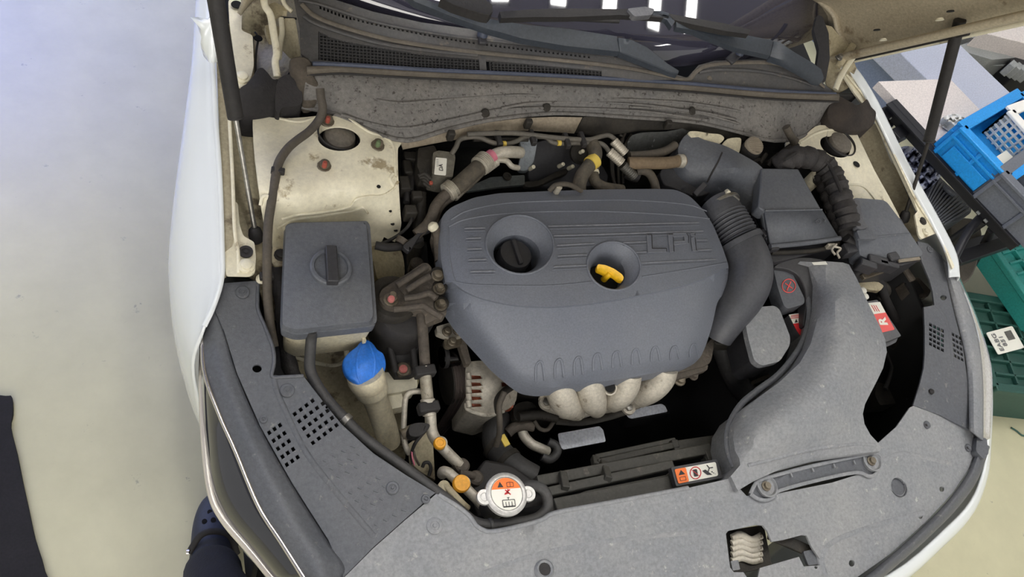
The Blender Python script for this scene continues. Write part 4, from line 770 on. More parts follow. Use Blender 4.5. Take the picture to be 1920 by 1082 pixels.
lathe('hose_clamp', STEEL, P(649, 787, .778), [(.0095, -.005), (.0105, -.004), (.0105, .004), (.0095, .005)], h2_, axis=(P(684, 822, .776) - P(612, 748, .778)), seg=18)
lathe('hose_clamp', BHOSE, P(920, 984, .755), [(.010, -.003), (.0108, -.002), (.0108, .002), (.010, .003)], h2_, axis=(1, 0, 0), seg=18)
h3_ = T('wiring_harness', 'black taped wiring harness tucked under the edge of the left headlamp cover', 'wiring harness')
tube('harness', HARN, [(520, 500, .76), (528, 560, .74), (534, 620, .72), (548, 700, .70), (600, 755, .72), (690, 842, .74), (760, 890, .74), (840, 950, .735), (880, 985, .73)], .013, h3_, n=5, corr=lambda i, a: 1 + .12 * math.sin(i * 1.9))
# ================================================================== RADIATOR CAP AND SHROUD
rc = T('radiator_cap', 'silver two-eared radiator cap with orange and white warning label', 'cap')
rp = P(950, 926, .792); xr = (P(990, 923, .792) - P(910, 929, .792)).normalized(); yr = V((0, 0, 1)).cross(xr)
R_ = .0345
lathe('cap_disc', REND, rp, [(R_ - .004, -.012), (R_, -.008), (R_, -.001), (R_ - .003, .001), (.027, .001), (.026, -.0005), (0, -.0005)], rc, seg=44)
for sg in (-1, 1):
    cpt = rp + xr * sg * (R_ + .002) + V((0, 0, -.001)) - yr * .002
    lathe('ear', REND, cpt, [(.012, -.006), (.013, -.003), (.012, .0005), (.007, .0005), (.006, -.0005), (0, -.0005)], rc, seg=22)
def disc(name, mat, a0, a1, r, z):
    n_ = 28; vs = [rp + xr * r * math.cos(a0 + (a1 - a0) * i / n_) + yr * r * math.sin(a0 + (a1 - a0) * i / n_) + V((0, 0, z)) for i in range(n_ + 1)]
    k = len(vs); return mesh(name, vs + [v_ + V((0, 0, -.0006)) for v_ in vs], [tuple(range(k)), tuple(reversed(range(k, 2 * k)))] + [(i, (i + 1) % k, k + (i + 1) % k, k + i) for i in range(k)], mat, rc, smooth=False)
disc('label', LBLW, 0, 2 * math.pi * .999, .0255, .0006); disc('label_band', LBLO, math.radians(18), math.radians(162), .0252, .0011)
lp = lambda x, y, z=.0014: rp + xr * x + yr * y + V((0, 0, z))
def lbar(a, b, w_, m, par): return bar('printed_mark', m, lp(*a), lp(*b), w_, .0003, par, bev=0)
mesh('warning_triangle', [lp(-.014, .0105), lp(-.004, .0105), lp(-.009, .0195)] + [lp(-.014, .0105, .001), lp(-.004, .0105, .001), lp(-.009, .0195, .001)], [(0, 1, 2), (5, 4, 3), (0, 3, 4, 1), (1, 4, 5, 2), (2, 5, 3, 0)], INK, rc, smooth=False)
for a, b in (((.002, .0105), (.013, .0105)), ((.002, .0105), (.002, .017)), ((.013, .0105), (.013, .017)), ((.0075, .0105), (.0075, .017)), ((.002, .017), (.0075, .018)), ((.0075, .018), (.013, .017))): lbar(a, b, .0008, INK, rc)
for a, b in (((-.009, -.010), (-.009, -.020)), ((.011, -.010), (.011, -.020)), ((-.009, -.010), (.011, -.010)), ((-.009, -.020), (.011, -.020)), ((-.009, -.021), (.011, -.021)), ((-.004, -.013), (-.004, -.020)), ((.001, -.013), (.001, -.020)), ((.006, -.013), (.006, -.020)), ((.001, -.010), (.001, -.006)), ((-.001, -.0065), (.003, -.0065))): lbar(a, b, .0009, INK, rc)
for a, b in (((-.003, .000), (.006, .006)), ((-.002, .006), (.006, -.002)), ((.001, .001), (.003, .007)), ((-.004, -.001), (.004, .001))): lbar(a, b, .0018, INKR, rc)
lathe('filler_neck', BHOSE, rp + V((0, 0, -.05)), [(.022, -.03), (.022, .03), (.026, .034), (.026, .039), (0, .039)], rc, seg=26)
rd_ = T('radiator_shroud', 'black plastic fan shroud frame along the front of the engine bay', 'fan shroud')
shz = TPS([(1010, 900, .70), (1380, 840, .70), (1040, 950, .73), (1375, 895, .73)])
BARM = M('dusty_shroud_plastic', s(58, 57, 53), s(74, 72, 66), 12, .7, c3=s(92, 88, 80), s3=30, t3=.62)
for i, (a, b, w_, h_) in enumerate([((1005, 905, .69), (1330, 843, .69), .020, .02), ((1020, 925, .71), (1260, 872, .71), .016, .015), ((1040, 950, .725), (1375, 882, .725), .026, .01), ((1120, 868, .66), (1262, 836, .66), .012, .012), ((1115, 858, .65), (1265, 826, .65), .010, .012), ((1260, 838, .66), (1385, 820, .66), .020, .012), ((1300, 850, .68), (1385, 832, .68), .012, .02), ((1320, 866, .69), (1390, 850, .69), .014, .02)]):
    bar('cross_bar', BARM, a, b, w_, h_, rd_, bev=.002)
for a, b in (((1054, 888, .70), (1060, 918, .72)), ((1130, 868, .68), (1140, 900, .72)), ((1262, 826, .66), (1266, 842, .66)), ((1320, 838, .69), (1332, 866, .70)), ((1115, 858, .65), (1118, 874, .66))): bar('upright', BARM, a, b, .014, .014, rd_, bev=.002)
sheet('shroud_plate', BARM, [(1020, 948), (1100, 920), (1250, 890), (1262, 880), (1275, 912), (1120, 944), (1040, 960), (1010, 975)], .722, .006, parent=rd_, bev=.002)
sheet('upper_hose_guard', BLK, [(880, 905), (910, 860), (960, 870), (1010, 905), (1030, 940), (1020, 980), (900, 985)], .66, .03, parent=rd_, bev=.006)
fl_ = T('fan_warning_label', 'small orange and white fan warning label on a black tab beside the duct', 'warning label')
lq = [(1265, 880), (1342, 866), (1347, 892), (1272, 907)]
sheet('label_backing', DKP, RC([(1258, 876), (1344, 861), (1356, 896), (1268, 912)], 3), .748, .012, parent=fl_, bev=.001)
def bil(q, s_, t): a, b, c, d = [np.array(x, float) for x in q]; return tuple((1 - t) * ((1 - s_) * a + s_ * b) + t * ((1 - s_) * d + s_ * c))
def qd(q, s0, s1, t0, t1): return [bil(q, s0, t0), bil(q, s1, t0), bil(q, s1, t1), bil(q, s0, t1)]
patch('label_field', LBLW, lq, .7492, fl_, .0008, 4); patch('label_band', LBLO, qd(lq, 0, .27, 0, 1), .7498, fl_, .0008, 3)
patch('warning_triangle', INK, [bil(lq, .06, .45), bil(lq, .14, .12), bil(lq, .22, .45)], .7502, fl_)
def frame(q, par, z, w_=.0008, m=INK):
    for i in range(4): bar('printed_mark', m, (*q[i], z), (*q[(i + 1) % 4], z), w_, .0003, par, bev=0)
frame(qd(lq, .07, .21, .6, .85), fl_, .7502)
tube('prohibition_ring', INKR, [(*p, .7502) for p in ell(*bil(lq, .47, .5), 10, 11, 16)], .0008, fl_, closed=True, n=2, seg=6)
bar('printed_mark', INKR, (*bil(lq, .38, .2), .7506), (*bil(lq, .56, .8), .7506), .0009, .0003, fl_, bev=0)
patch('printed_figure', INK, qd(lq, .42, .52, .25, .75), .7502, fl_, r=2)
patch('printed_figure', INK, [bil(lq, .64, .45), bil(lq, .72, .40), bil(lq, .86, .85), bil(lq, .74, .80)], .7502, fl_, r=1)
for k in range(3): bar('printed_mark', INK, (*bil(lq, .82, .35), .7503), (*bil(lq, .82 + .09 * math.cos(k * 2.1), .35 + .28 * math.sin(k * 2.1)), .7503), .0018, .0003, fl_, bev=0)
for k in range(3): patch('printed_figure', INK, [bil(lq, .84 + .04 * k, .62 + .1 * k), bil(lq, .88 + .03 * k, .6 + .1 * k), bil(lq, .88 + .03 * k, .72 + .07 * k)], .7502, fl_)
for lbl, q, z in (('blank pale sticker on black plastic low behind the fan shroud, nearer the radiator cap', [(1046, 813), (1124, 799), (1131, 806), (1136, 828), (1056, 843), (1050, 836)], .56), ('narrow blank pale sticker below the silver manifold', [(1172, 770), (1240, 757), (1247, 761), (1252, 772), (1184, 785), (1177, 782)], .56)):
    t = T('blank_sticker', lbl, 'sticker'); sheet('backing', VOID, [(1150 + (a - 1150) * 1.0, b) for a, b in RC([(a + (6 if a > 1150 else -2), b + 2) for a, b in q], 3)], z - .002, .05, parent=t); sheet('sticker', PALE, RC(q, 3), z, .001, parent=t)
# ================================================================== ENGINE MOUNT
em = T('engine_mount', 'dirty cast engine mount bracket with pink-marked bolt, between the reservoir and engine cover', 'engine mount')
lathe('rubber_body', BLK, P(748, 606, .72), [(.052, -.03), (.055, .02), (.056, .045), (.050, .056), (.030, .062), (0, .062)], em, seg=36)
lathe('mount_top', GRIME, P(737, 560, .79), [(.042, -.02), (.044, .0), (.040, .008), (.026, .010), (.020, .006), (0, .006)], em, seg=30)
sheet('bracket_arm', CAST, RC([(712, 560), (716, 542), (735, 530), (760, 515), (792, 493), (802, 493), (810, 502), (808, 512), (818, 525), (815, 545), (828, 560), (838, 582), (836, 592), (815, 600), (798, 608), (796, 590), (790, 583), (745, 585), (722, 578)], 4), [(712, 560, .800), (735, 535, .81), (800, 493, .83), (818, 525, .825), (838, 585, .81), (745, 585, .795), (800, 606, .795), (780, 550, .815)], .022, parent=em, step=10, bev=.003)
for q in ([(744, 536), (772, 518), (800, 500)], [(762, 545), (785, 530), (806, 518)], [(758, 560), (785, 556), (804, 550), (818, 560)], [(738, 580), (768, 577), (792, 574), (806, 582), (830, 596)]): tube('web', CAST, [(a, b, .822 + (a - 740) * .00015) for a, b in q], .0055, em, n=4)
lathe('bolt_seat', CAST, P(735, 560, .805), [(.022, -.008), (.022, .004), (.018, .006), (0, .006)], em, seg=26)
b1 = bolt(733, 562, .811, .009, RUSTB, em, tip=None, h=.010); lathe('stud', RUSTB, P(733, 562, .82), [(.0062, 0), (.0062, .018), (.005, .02), (0, .02)], b1, seg=12); lathe('paint_mark', PINK, P(733, 562, .838), [(.006, 0), (.0055, .005), (0, .006)], b1, seg=12)
for u, v, z in ((820, 517, .832), (823, 542, .826), (826, 572, .82)):
    lathe('bolt_boss', GRIME, P(u, v, z - .01), [(.013, -.01), (.013, .008), (.010, .01), (0, .01)], em, seg=20); k = bolt(u, v, z, .0075, RUSTB, em, h=.008)
    if v > 530: lathe('stud', RUSTB, P(u, v, z + .008), [(.005, 0), (.005, .012), (0, .013)], k, seg=10)
sheet('mount_leg', BLK, [(716, 618), (774, 612), (784, 640), (782, 700), (770, 706), (742, 706), (734, 690)], [(716, 618, .72), (774, 612, .72), (782, 700, .68), (742, 706, .68)], .03, parent=em, step=12, bev=.005)
for a, b in (((724, 622, .735), (742, 696, .69)), ((770, 618, .735), (778, 690, .69))): tube('leg_rib', BLK, [a, b], .006, em, n=2)
sheet('foot_plate', CAST, RC([(742, 682), (768, 678), (772, 700), (748, 706)], 3), .69, .006, parent=em, bev=.001)
b2 = bolt(756, 692, .693, .009, RUSTB, em, h=.008); lathe('paint_mark', PINK, P(756, 692, .70), [(.008, 0), (.007, .003), (0, .004)], b2, seg=12)
# ================================================================== PIPES ON THE LEFT
ac = T('coolant_pipe', 'stained aluminium pipe with orange cap running down beside the belt', 'pipe')
SPK = M('speckled_aluminium', s(172, 166, 150), s(118, 108, 90), 40, .45, .3, c3=s(48, 44, 38), s3=75, t3=.60)
tube('lower_pipe', CAST, [(790, 584, .79), (791, 600, .785), (794, 640, .77), (797, 690, .755)], .0095, ac, n=3)
tube('pipe', SPK, [(796, 690, .757), (799, 720, .748), (803, 760, .736)], .0105, ac, n=3)
tube('pipe', ALU, [(804, 758, .735), (807, 780, .725), (809, 806, .715), (818, 826, .708), (838, 848, .70), (862, 872, .69)], .0100, ac, n=4)
for u, v, z, rr in ((802, 752, .739, .0125), (805, 776, .728, .0115), (796, 690, .757, .011)): lathe('pipe_collar', ALU, P(u, v, z), [(rr * .8, -.004), (rr, -.003), (rr, .003), (rr * .8, .004)], ac, axis=(P(803, 760, .735) - P(796, 690, .757)), seg=18)
for u, v, z in ((796, 697, .757), (803, 765, .738)): box('pipe_clamp', BLK, P(u, v, z), (.036, .018, .022), rz=.05, parent=ac, bev=.003)
k = lathe('service_valve', ALU, P(824, 834, .71), [(.011, 0), (.011, .012), (.009, .013), (0, .013)], ac, seg=18); lathe('valve_cap', ORC, P(824, 832, .722), [(.0105, -.002), (.0105, .004), (.009, .006), (.006, .006), (.005, .005), (0, .005)], k, seg=22)
lathe('end_fitting', CAST, P(864, 876, .685), [(.013, -.02), (.013, .01), (.010, .013), (0, .013)], ac, seg=20)
ac2 = T('aircon_pipe', 'bright aluminium pipe with a big orange cap, beside the radiator cap', 'pipe')
tube('pipe', ALU, [(829, 890, .70), (831, 884, .712), (840, 886, .718), (852, 896, .72), (866, 908, .72), (882, 924, .72), (896, 938, .716), (904, 947, .705)], .0088, ac2, n=4)
k = lathe('service_valve', ALU, P(865, 909, .722), [(.0125, 0), (.0125, .012), (0, .013)], ac2, seg=18); lathe('valve_cap', ORC, P(865, 907, .735), [(.0145, -.003), (.0145, .003), (.013, .005), (0, .005)], k, seg=26)
tube('side_branch', CAST, [(862, 888, .70), (878, 890, .70), (890, 893, .698)], .0065, ac2); lathe('branch_end', CAST, P(892, 897, .69), [(.013, -.01), (.013, .004), (.009, .008), (0, .008)], ac2, seg=18)
ac3 = T('aircon_pipe', 'short thin pipe end beside the grey cover seam, lower left of the orange cap', 'pipe')
tube('pipe', CREAMD, [(830, 914, .72), (838, 914, .725), (852, 929, .73), (866, 944, .73), (877, 954, .725)], .006, ac3, n=3); lathe('flared_end', CREAMD, P(832, 913, .722), [(.010, -.006), (.010, .004), (.006, .006), (0, .006)], ac3, seg=16)
ac4 = T('thin_pipe', 'thin bent aluminium pipe left of the coolant pipe, above the grey cover', 'pipe')
tube('pipe', ALU, [(790, 734, .73), (778, 734, .73), (766, 738, .728), (760, 750, .722), (758, 780, .71), (757, 815, .70), (761, 838, .70), (767, 850, .69)], .0050, ac4, n=4)
lathe('pipe_nut', RUSTB, P(765, 812, .70), [(.011, -.012), (.012, -.01), (.012, .01), (.009, .012)], ac4, axis=(1, .2, .2), seg=12)
wc = T('wire_connector', 'small black connector with pinkish wires in front of the pipes', 'connector')
sheet('connector', BLK, SM([(768, 798), (785, 792), (805, 795), (802, 806), (786, 818), (768, 816)], 3), .735, .02, parent=wc, bev=.003)
tube('wire', BLK, [(800, 800, .735), (790, 816, .73), (778, 832, .72), (772, 850, .70), (774, 870, .69)], .0028, wc, n=4); tube('wire', PINKT, [(772, 846, .705), (773, 858, .70), (777, 872, .69)], .0016, wc); tube('wire', RHOSE, [(776, 846, .70), (779, 858, .70), (786, 872, .68)], .002, wc)
sheet('support_plate', CREAMD, [(766, 832), (800, 808), (812, 830), (816, 900), (790, 886), (770, 868)], [(766, 832, .66), (812, 830, .66), (800, 890, .64)], .01, parent=wc, step=14, bev=.002)
tube('cable_loop', BLK, [(792, 876, .68), (796, 868, .685), (804, 868, .685), (808, 878, .68), (804, 892, .67)], .003, wc)
# ================================================================== ALTERNATOR, BELT
al = T('alternator', 'pale cast alternator with slotted shell and copper windings, below the engine cover corner', 'alternator')
shell = [(873, 690), (876, 678), (900, 676), (935, 680), (960, 700), (972, 720), (968, 752), (955, 766), (930, 776), (915, 778), (884, 772), (876, 766), (874, 730)]
slots_l = [[(881, 702 + k * 13.3), (902, 703 + k * 13.2), (905, 710 + k * 13), (883, 711.5 + k * 13)] for k in range(5)]
slots_r = [[(940, 704 + k * 12), (956, 703 + k * 12), (958, 711 + k * 12), (941, 713 + k * 12)] for k in range(2)]
alz = TPS([(873, 690, .68), (900, 676, .69), (960, 700, .69), (968, 752, .66), (915, 778, .655), (876, 766, .655), (915, 725, .70)])
sheet('end_shell', ALUD, RC(shell, 5), alz, .005, holes=slots_l + slots_r, parent=al, step=14, bev=.0015)
sheet('copper_windings', COPPER, [(878, 690), (966, 690), (962, 764), (880, 768)], lambda a, b: alz(a, b) - .007, .02, parent=al)
sheet('lower_shell', ALUD, RC([(870, 690), (960, 690), (966, 760), (915, 782), (874, 772)], 6), .64, .10, parent=al, bev=.01)
for k in range(5): tube('shell_rib', ALUD, [(878, 700 + k * 13, .685), (880, 712 + k * 13, .683)], .005, al, n=2)
ridge('shell_rim', ALUD, [(874, 755), (878, 768), (914, 778), (945, 770)], alz, .004, al)
ridge('cable_duct', GRIME, [(968, 720), (945, 735), (933, 752), (935, 775)], .70, .007, al)
sheet('top_bracket', CAST, RC([(858, 636), (872, 634), (884, 680), (874, 684), (866, 662)], 3), [(858, 636, .72), (884, 680, .70), (872, 634, .72)], .015, parent=al, bev=.002)
sheet('tensioner_bracket', ALUD, RC([(818, 612), (846, 604), (852, 600), (866, 612), (868, 630), (850, 634), (830, 628), (820, 624)], 3), .735, .015, parent=al, step=10, bev=.003)
sheet('tensioner_clip', RUSTB, RC([(832, 638), (838, 632), (864, 630), (866, 646), (840, 652), (834, 648)], 4), .725, .01, parent=al, bev=.002)
for u, v in ((838, 622), (858, 620), (848, 641)): bolt(u, v, .738, .006, RUSTB, al, h=.008)
lathe('idler_pulley', SHINY, P(845, 668, .67), [(.018, -.018), (.020, -.018), (.020, .014), (.018, .015)], al, axis=(1, 0, 0), seg=30)
lathe('pulley_rim', BLK, P(833, 668, .67), [(.022, -.004), (.023, 0), (.022, .004)], al, axis=(1, 0, 0), seg=30)
bt = T('drive_belt', 'brown-black ribbed drive belt running down beside the alternator', 'belt')
ax0 = P(853, 712, .62)
bc = [V((ax0.x, ax0.y + .048 * math.cos(t), ax0.z + .048 * math.sin(t))) for t in np.linspace(-.6, 2.7, 12)]
pa = []
for p in bc: pa.append(p)
pa += [V((ax0.x, ax0.y - .05, .52)), V((ax0.x, ax0.y - .045, .40))]
vs = []; fs = []
for p in pa:
    for dx in (-.015, -.009, -.003, .003, .009, .015): vs.append(p + V((dx, 0, 0)))
for i in range(len(pa) - 1):
    for j in range(5): fs.append((i * 6 + j, i * 6 + j + 1, i * 6 + j + 7, i * 6 + j + 6))
bl_ = mesh('belt', vs, fs, BELT, bt); md = bl_.modifiers.new('s', 'SOLIDIFY'); md.thickness = .004
for dx in (-.0105, -.0035, .0035, .0105): tube('belt_rib', BELT, [p + V((dx, 0, .001)) for p in pa], .0022, bt, n=2, seg=6)
lathe('pulley', GRIME, ax0, [(.044, -.018), (.046, -.018), (.046, .018), (.044, .018), (.02, .010), (0, .010)], bt, axis=(1, 0, 0), seg=30)
# engine block mass below the cover: dark metal with ribs
eb = T('engine_block', 'grimy dark engine block showing below and behind the engine cover', 'engine block')
sheet('cylinder_head', GRIME, RC([(850, 430), (960, 380), (1300, 376), (1330, 500), (1296, 590), (1100, 640), (1000, 640), (900, 580)], 10), .775, .10, parent=eb, bev=.01)
sheet('block', GRIME, RC([(880, 520), (1300, 480), (1310, 640), (1200, 700), (1010, 730), (950, 700)], 10), .68, .30, parent=eb, bev=.01)
for i, (u, v, z) in enumerate([(820, 440, .80), (823, 470, .79), (818, 452, .80), (826, 492, .79)]): lathe('side_fitting', GRIME if i % 2 else CAST, P(u, v, z), [(.010, -.03), (.012, 0), (.009, .012), (0, .014)], eb, axis=(-.3, .1, 1), seg=12)
tube('side_pipe', CAST, [(812, 424, .83), (819, 436, .825), (821, 460, .815), (824, 490, .81)], .008, eb)
lathe('brass_end', CREAM, P(811, 424, .835), [(.009, -.006), (.010, 0), (.006, .005), (0, .006)], eb, seg=14, axis=(-.6, .4, .6))
sheet('side_cover', CAST, SM([(1310, 660), (1338, 632), (1336, 668), (1326, 684), (1290, 694), (1262, 698)], 3), .74, .03, parent=eb, step=10, bev=.003)
sheet('front_flange', CAST, RC([(1262, 700), (1296, 692), (1328, 684), (1326, 694), (1290, 706), (1266, 712)], 3), .735, .012, parent=eb, bev=.002)
bolt(1274, 712, .72, .009, RUSTB, eb); bolt(1300, 704, .72, .007, CAST, eb)
# ================================================================== MANIFOLD
mf = T('intake_manifold', 'pale cast manifold with four curved runners and a bolted flange below the engine cover', 'manifold')
flz = TPS([(1022, 745, .685), (1085, 782, .66), (1175, 766, .665), (1260, 720, .685), (1130, 740, .69)])
sheet('flange', ALUD, RC([(1012, 742), (1020, 735), (1040, 726), (1262, 700), (1266, 712), (1240, 742), (1222, 754), (1186, 770), (1172, 768), (1120, 774), (1086, 784), (1058, 782), (1040, 774), (1016, 762)], 6), flz, .012, parent=mf, step=14, bev=.0025)
for a, b, c, d in [((1046, 712), (1052, 738), (1062, 758), (1080, 772)), ((1102, 708), (1106, 732), (1112, 752), (1120, 768)), ((1178, 700), (1172, 724), (1158, 744), (1146, 758)), ((1246, 690), (1238, 712), (1218, 732), (1196, 750))]:
    tube('runner', ALUD, [(*a, .745, .026), (*b, .725, .027), (*c, .70, .026), (*d, .672, .018)], .025, mf, seg=24, n=5)
for a, b in (((1078, 720), (1090, 760)), ((1134, 722), (1134, 760)), ((1206, 722), (1176, 758))): ridge('valley', CAST, [a, b], flz, .004, mf)
for u, v in ((1024, 755), (1083, 775), (1178, 765)):
    k = lathe('bolt_seat', ALUD, P(u, v, flz(u, v)), [(.014, -.004), (.014, .003), (.011, .004), (0, .003)], mf, seg=20); lathe('bolt', STEEL, P(u, v, flz(u, v) + .003), [(.0075, 0), (.0075, .006), (.006, .007), (0, .007)], k, hexa=6)
k = lathe('port_boss', ALUD, P(1144, 728, .735), [(.012, -.03), (.0135, 0), (.0105, .001), (.010, -.006), (0, -.006)], mf, axis=(-.2, -.4, .8), seg=20)
lathe('port_hole', VOID, P(1144, 726, .742), [(.010, 0), (.009, .0004), (0, .0004)], k, axis=(-.2, -.4, .8), seg=18)
# hoses and pipes low at the front of the engine
lh = T('radiator_hose', 'thick black radiator hose with clamps, low in front of the alternator', 'hose')
tube('hose', BHOSE, [(935, 778, .60), (928, 810, .60), (930, 836, .60), (946, 858, .61), (972, 880, .62), (1000, 896, .62)], .024, lh, seg=20, n=5)
for u, v, z in ((930, 838, .60), (952, 864, .612)): lathe('hose_clamp', GRIME, P(u, v, z), [(.025, -.006), (.027, -.005), (.027, .005), (.025, .006)], lh, axis=(P(972, 880, .62) - P(930, 836, .60)), seg=24)
tube('cable', RHOSE, [(946, 735, .72), (936, 760, .71), (937, 790, .70), (936, 815, .68), (930, 836, .66)], .0055, lh)
box('yellow_tag', YTAPE, P(946, 826, .66), (.012, .022, .004), rz=.3, parent=lh, bev=.001)
wp = T('water_pipe', 'bent grey metal pipe with a round hose end, left of the larger pale sticker', 'pipe')
tube('pipe', CAST, [(952, 812, .62), (964, 802, .625), (985, 798, .63), (1000, 800, .63)], .010, wp, seg=14)
tube('pipe', ALU, [(978, 800, .62), (982, 816, .62), (996, 832, .615), (1012, 840, .61), (1026, 846, .60)], .0095, wp, seg=16)
tube('hose_end', BHOSE, [(1028, 828, .60), (1042, 836, .60), (1044, 850, .60), (1030, 862, .60), (1016, 856, .60)], .0085, wp, seg=14)
sheet('bracket', GRIME, SM([(965, 760), (990, 752), (1006, 762), (1004, 780), (985, 790), (966, 786)], 3), .64, .02, parent=wp, step=10, bev=.003)
tube('corrugated_conduit', GRIME, [(972, 782, .65), (1010, 778, .65), (1045, 784, .65)], .009, wp, corr=lambda i, a: 1 + .12 * (i % 2), n=16)
tube('clip_wire', RHOSE, [(1002, 790, .64), (1012, 804, .64), (1026, 806, .64), (1036, 794, .64), (1042, 786, .64)], .004, wp)
tube('lower_rail', GRIME, [(1042, 790, .645), (1090, 792, .65), (1140, 782, .655), (1172, 772, .66)], .007, wp, flat=.5)
lh2 = T('lower_hose', 'ribbed black hose dropping behind the small grey cap towards the intake duct', 'hose')
tube('hose', BHOSE, [(1352, 640, .68), (1362, 668, .66), (1374, 700, .64), (1392, 730, .62), (1416, 752, .60)], .024, lh2, seg=20, n=14, corr=lambda i, a: 1 + .03 * (i % 2))
sheet('bracket', GRIME, [(1400, 718), (1440, 700), (1470, 690), (1470, 704), (1420, 738), (1404, 736)], .62, .03, parent=lh2, bev=.004)
for a, b in (((1402, 722, .64), (1460, 696, .64)), ((1408, 734, .635), (1450, 714, .635))): bar('metal_rail', CAST, a, b, .008, .006, lh2, bev=.001)
# ================================================================== FIREWALL PLUMBING
sp = T('steel_crossmember', 'zinc-coloured steel heat shield bracket behind the engine cover', 'bracket')
sheet('upper_shield', M('mottled_zinc', s(96, 102, 106), s(126, 130, 132), 30, .5, .5, bump=.5, bscale=120, c3=s(70, 66, 60), s3=50, t3=.58), SM([(976, 262), (1004, 256), (1008, 262), (1004, 290), (1000, 306), (988, 320), (972, 318), (974, 300), (978, 282)], 3), [(976, 262, .83), (1004, 256, .84), (988, 320, .79)], .008, parent=sp, step=10, bev=.002)
sheet('long_shield', M('zinc_shield', s(104, 110, 110), s(84, 86, 84), 24, .5, .4, bump=.3, bscale=120), RC([(866, 356), (920, 332), (984, 328), (984, 346), (940, 350), (876, 359)], 3), .79, .006, parent=sp, step=14, bev=.001)
sheet('stamped_arm', GRIME, SM([(984, 340), (1010, 338), (1042, 322), (1062, 316), (1064, 324), (1040, 334), (1010, 348), (986, 350)], 3), .785, .01, parent=sp, bev=.002)
lathe('keyhole', GRIME, P(951, 331, .794), [(.009, -.002), (.009, .002), (.005, .002), (.004, 0), (0, 0)], sp, seg=14)
for u, v in ((1048, 312), (1066, 316), (993, 317)): lathe('weld_stud', CREAM, P(u, v, .79), [(.0045, 0), (.004, .02), (0, .022)], sp, seg=10, axis=(0, -.4, .9))
dp = T('sound_deadener', 'smooth black pressed panel on the bulkhead behind the engine cover', 'panel')
sheet('panel', DKP, SM([(1000, 268), (1060, 262), (1120, 300), (1140, 340), (1080, 352), (1000, 346), (990, 300)], 3), [(1000, 268, .80), (1120, 300, .78), (1060, 350, .74)], .02, parent=dp, step=20, bev=.004)
ach = T('aircon_hose', 'dusty braided hose pair with crimped aluminium ends and pink tape, behind the reservoir', 'hose')
tube('hose', HOSEM, [(848, 358, .84), (866, 342, .845), (886, 324, .848), (902, 310, .85)], .0155, ach, seg=20, n=4)
tube('thin_hose', HOSEM, [(858, 364, .835), (880, 346, .84), (900, 326, .845), (912, 314, .848)], .0075, ach, seg=14, n=4)
def crimp(a, b, r, par, rings=3, m=ALU):
    a, b = pt(a), pt(b); k = rings * 8
    return tube('crimp_sleeve', m, [a, a.lerp(b, .5), b], r, par, seg=20, n=k, corr=lambda i, q: 1 + .08 * (1 if (i // 4) % 2 else -.3))
crimp((838, 362, .838), (850, 352, .842), .017, ach); crimp((898, 313, .85), (912, 300, .852), .0185, ach)
crimp((850, 370, .832), (862, 358, .836), .009, ach); crimp((908, 318, .846), (930, 302, .85), .0095, ach)
tube('elbow_pipe', ALU, [(910, 302, .852), (922, 294, .855), (936, 287, .858), (956, 285, .856), (976, 286, .845)], .0115, ach, seg=18, n=5)
tube('thin_pipe', ALU, [(926, 304, .85), (936, 300, .853), (950, 302, .85), (960, 312, .842), (972, 315, .835)], .0055, ach, seg=12, n=5)
tube('pink_band', PINKT, [(915, 298, .854), (924, 292, .8555)], .0135, ach, seg=20, n=2)
tube('lower_pipe', CAST, [(840, 362, .836), (828, 372, .83), (816, 388, .825), (810, 405, .818), (800, 422, .81), (780, 440, .80)], .010, ach, seg=16, n=4)
tube('lower_thin_pipe', CAST, [(852, 370, .83), (836, 380, .82), (824, 395, .812), (816, 420, .80)], .0055, ach, seg=12, n=4)
ab = T('brake_control_module', 'grimy square module with a DA sticker, against the right side of the left strut tower', 'control module')
MODM = M('grimy_module_metal', s(122, 118, 106), s(74, 70, 62), 30, .7, .2, bump=.5, bscale=120)
sheet('housing', MODM, RC([(812, 286), (822, 282), (852, 286), (854, 296), (849, 332), (828, 330), (810, 326)], 3), .845, .05, parent=ab, step=12, bev=.003)
sheet('lid', GRIME, RC([(784, 278), (814, 272), (820, 284), (810, 330), (790, 332), (782, 310)], 4), .835, .05, parent=ab, step=10, bev=.003)
st = [(817, 295), (838, 297), (836, 329), (814, 327)]
patch('sticker', LBLW, st, .8462, ab, .0006, 2)
o_ = P(827, 314, .8466); text('DA', o_, P(826, 300, .8466) - P(828, 328, .8466), .011, INK, ab, name='lettering')
for k in range(5): bar('printed_mark', INKG, (818 + k * .1, 299 + k * 3, .8466), (818 + k * .1 + 4, 299.4 + k * 3, .8466), .0008, .0002, ab, bev=0)
for k in range(4): tube('finned_cover', GRIME, [(784 + k * 3, 330 + k * 3, .85 - k * .004), (796, 326 + k * 6, .853 - k * .004), (808 - k, 336 + k * 5, .848 - k * .004)], .0035, ab)
for a in ([(774, 284), (772, 320), (770, 360)], [(766, 290), (764, 330), (762, 380)], [(782, 290), (778, 320), (786, 350)]): tube('module_pipe', BLK, [(u, v, .80) for u, v in a], .006, ab)
box('red_clip', REDM, P(808, 343, .85), (.006, .006, .006), parent=ab, bev=.001)
tube('ribbed_tube', GRIME, [(788, 360, .80), (788, 400, .78), (784, 430, .76)], .011, ab, n=12, corr=lambda i, a: 1 + .06 * (i % 2))
tube('module_cable', BLK, [(768, 390, .80), (772, 405, .80), (768, 420, .80), (756, 434, .79), (735, 448, .78), (712, 458, .775)], .003, ab)
for (u, v, w_, h_) in ((756, 350, .02, .03), (768, 400, .022, .02), (762, 320, .016, .03), (780, 372, .02, .016), (770, 300, .03, .02)): box('connector_block', GRIME, P(u, v, .80), (w_, h_, .03), parent=ab, bev=.003)
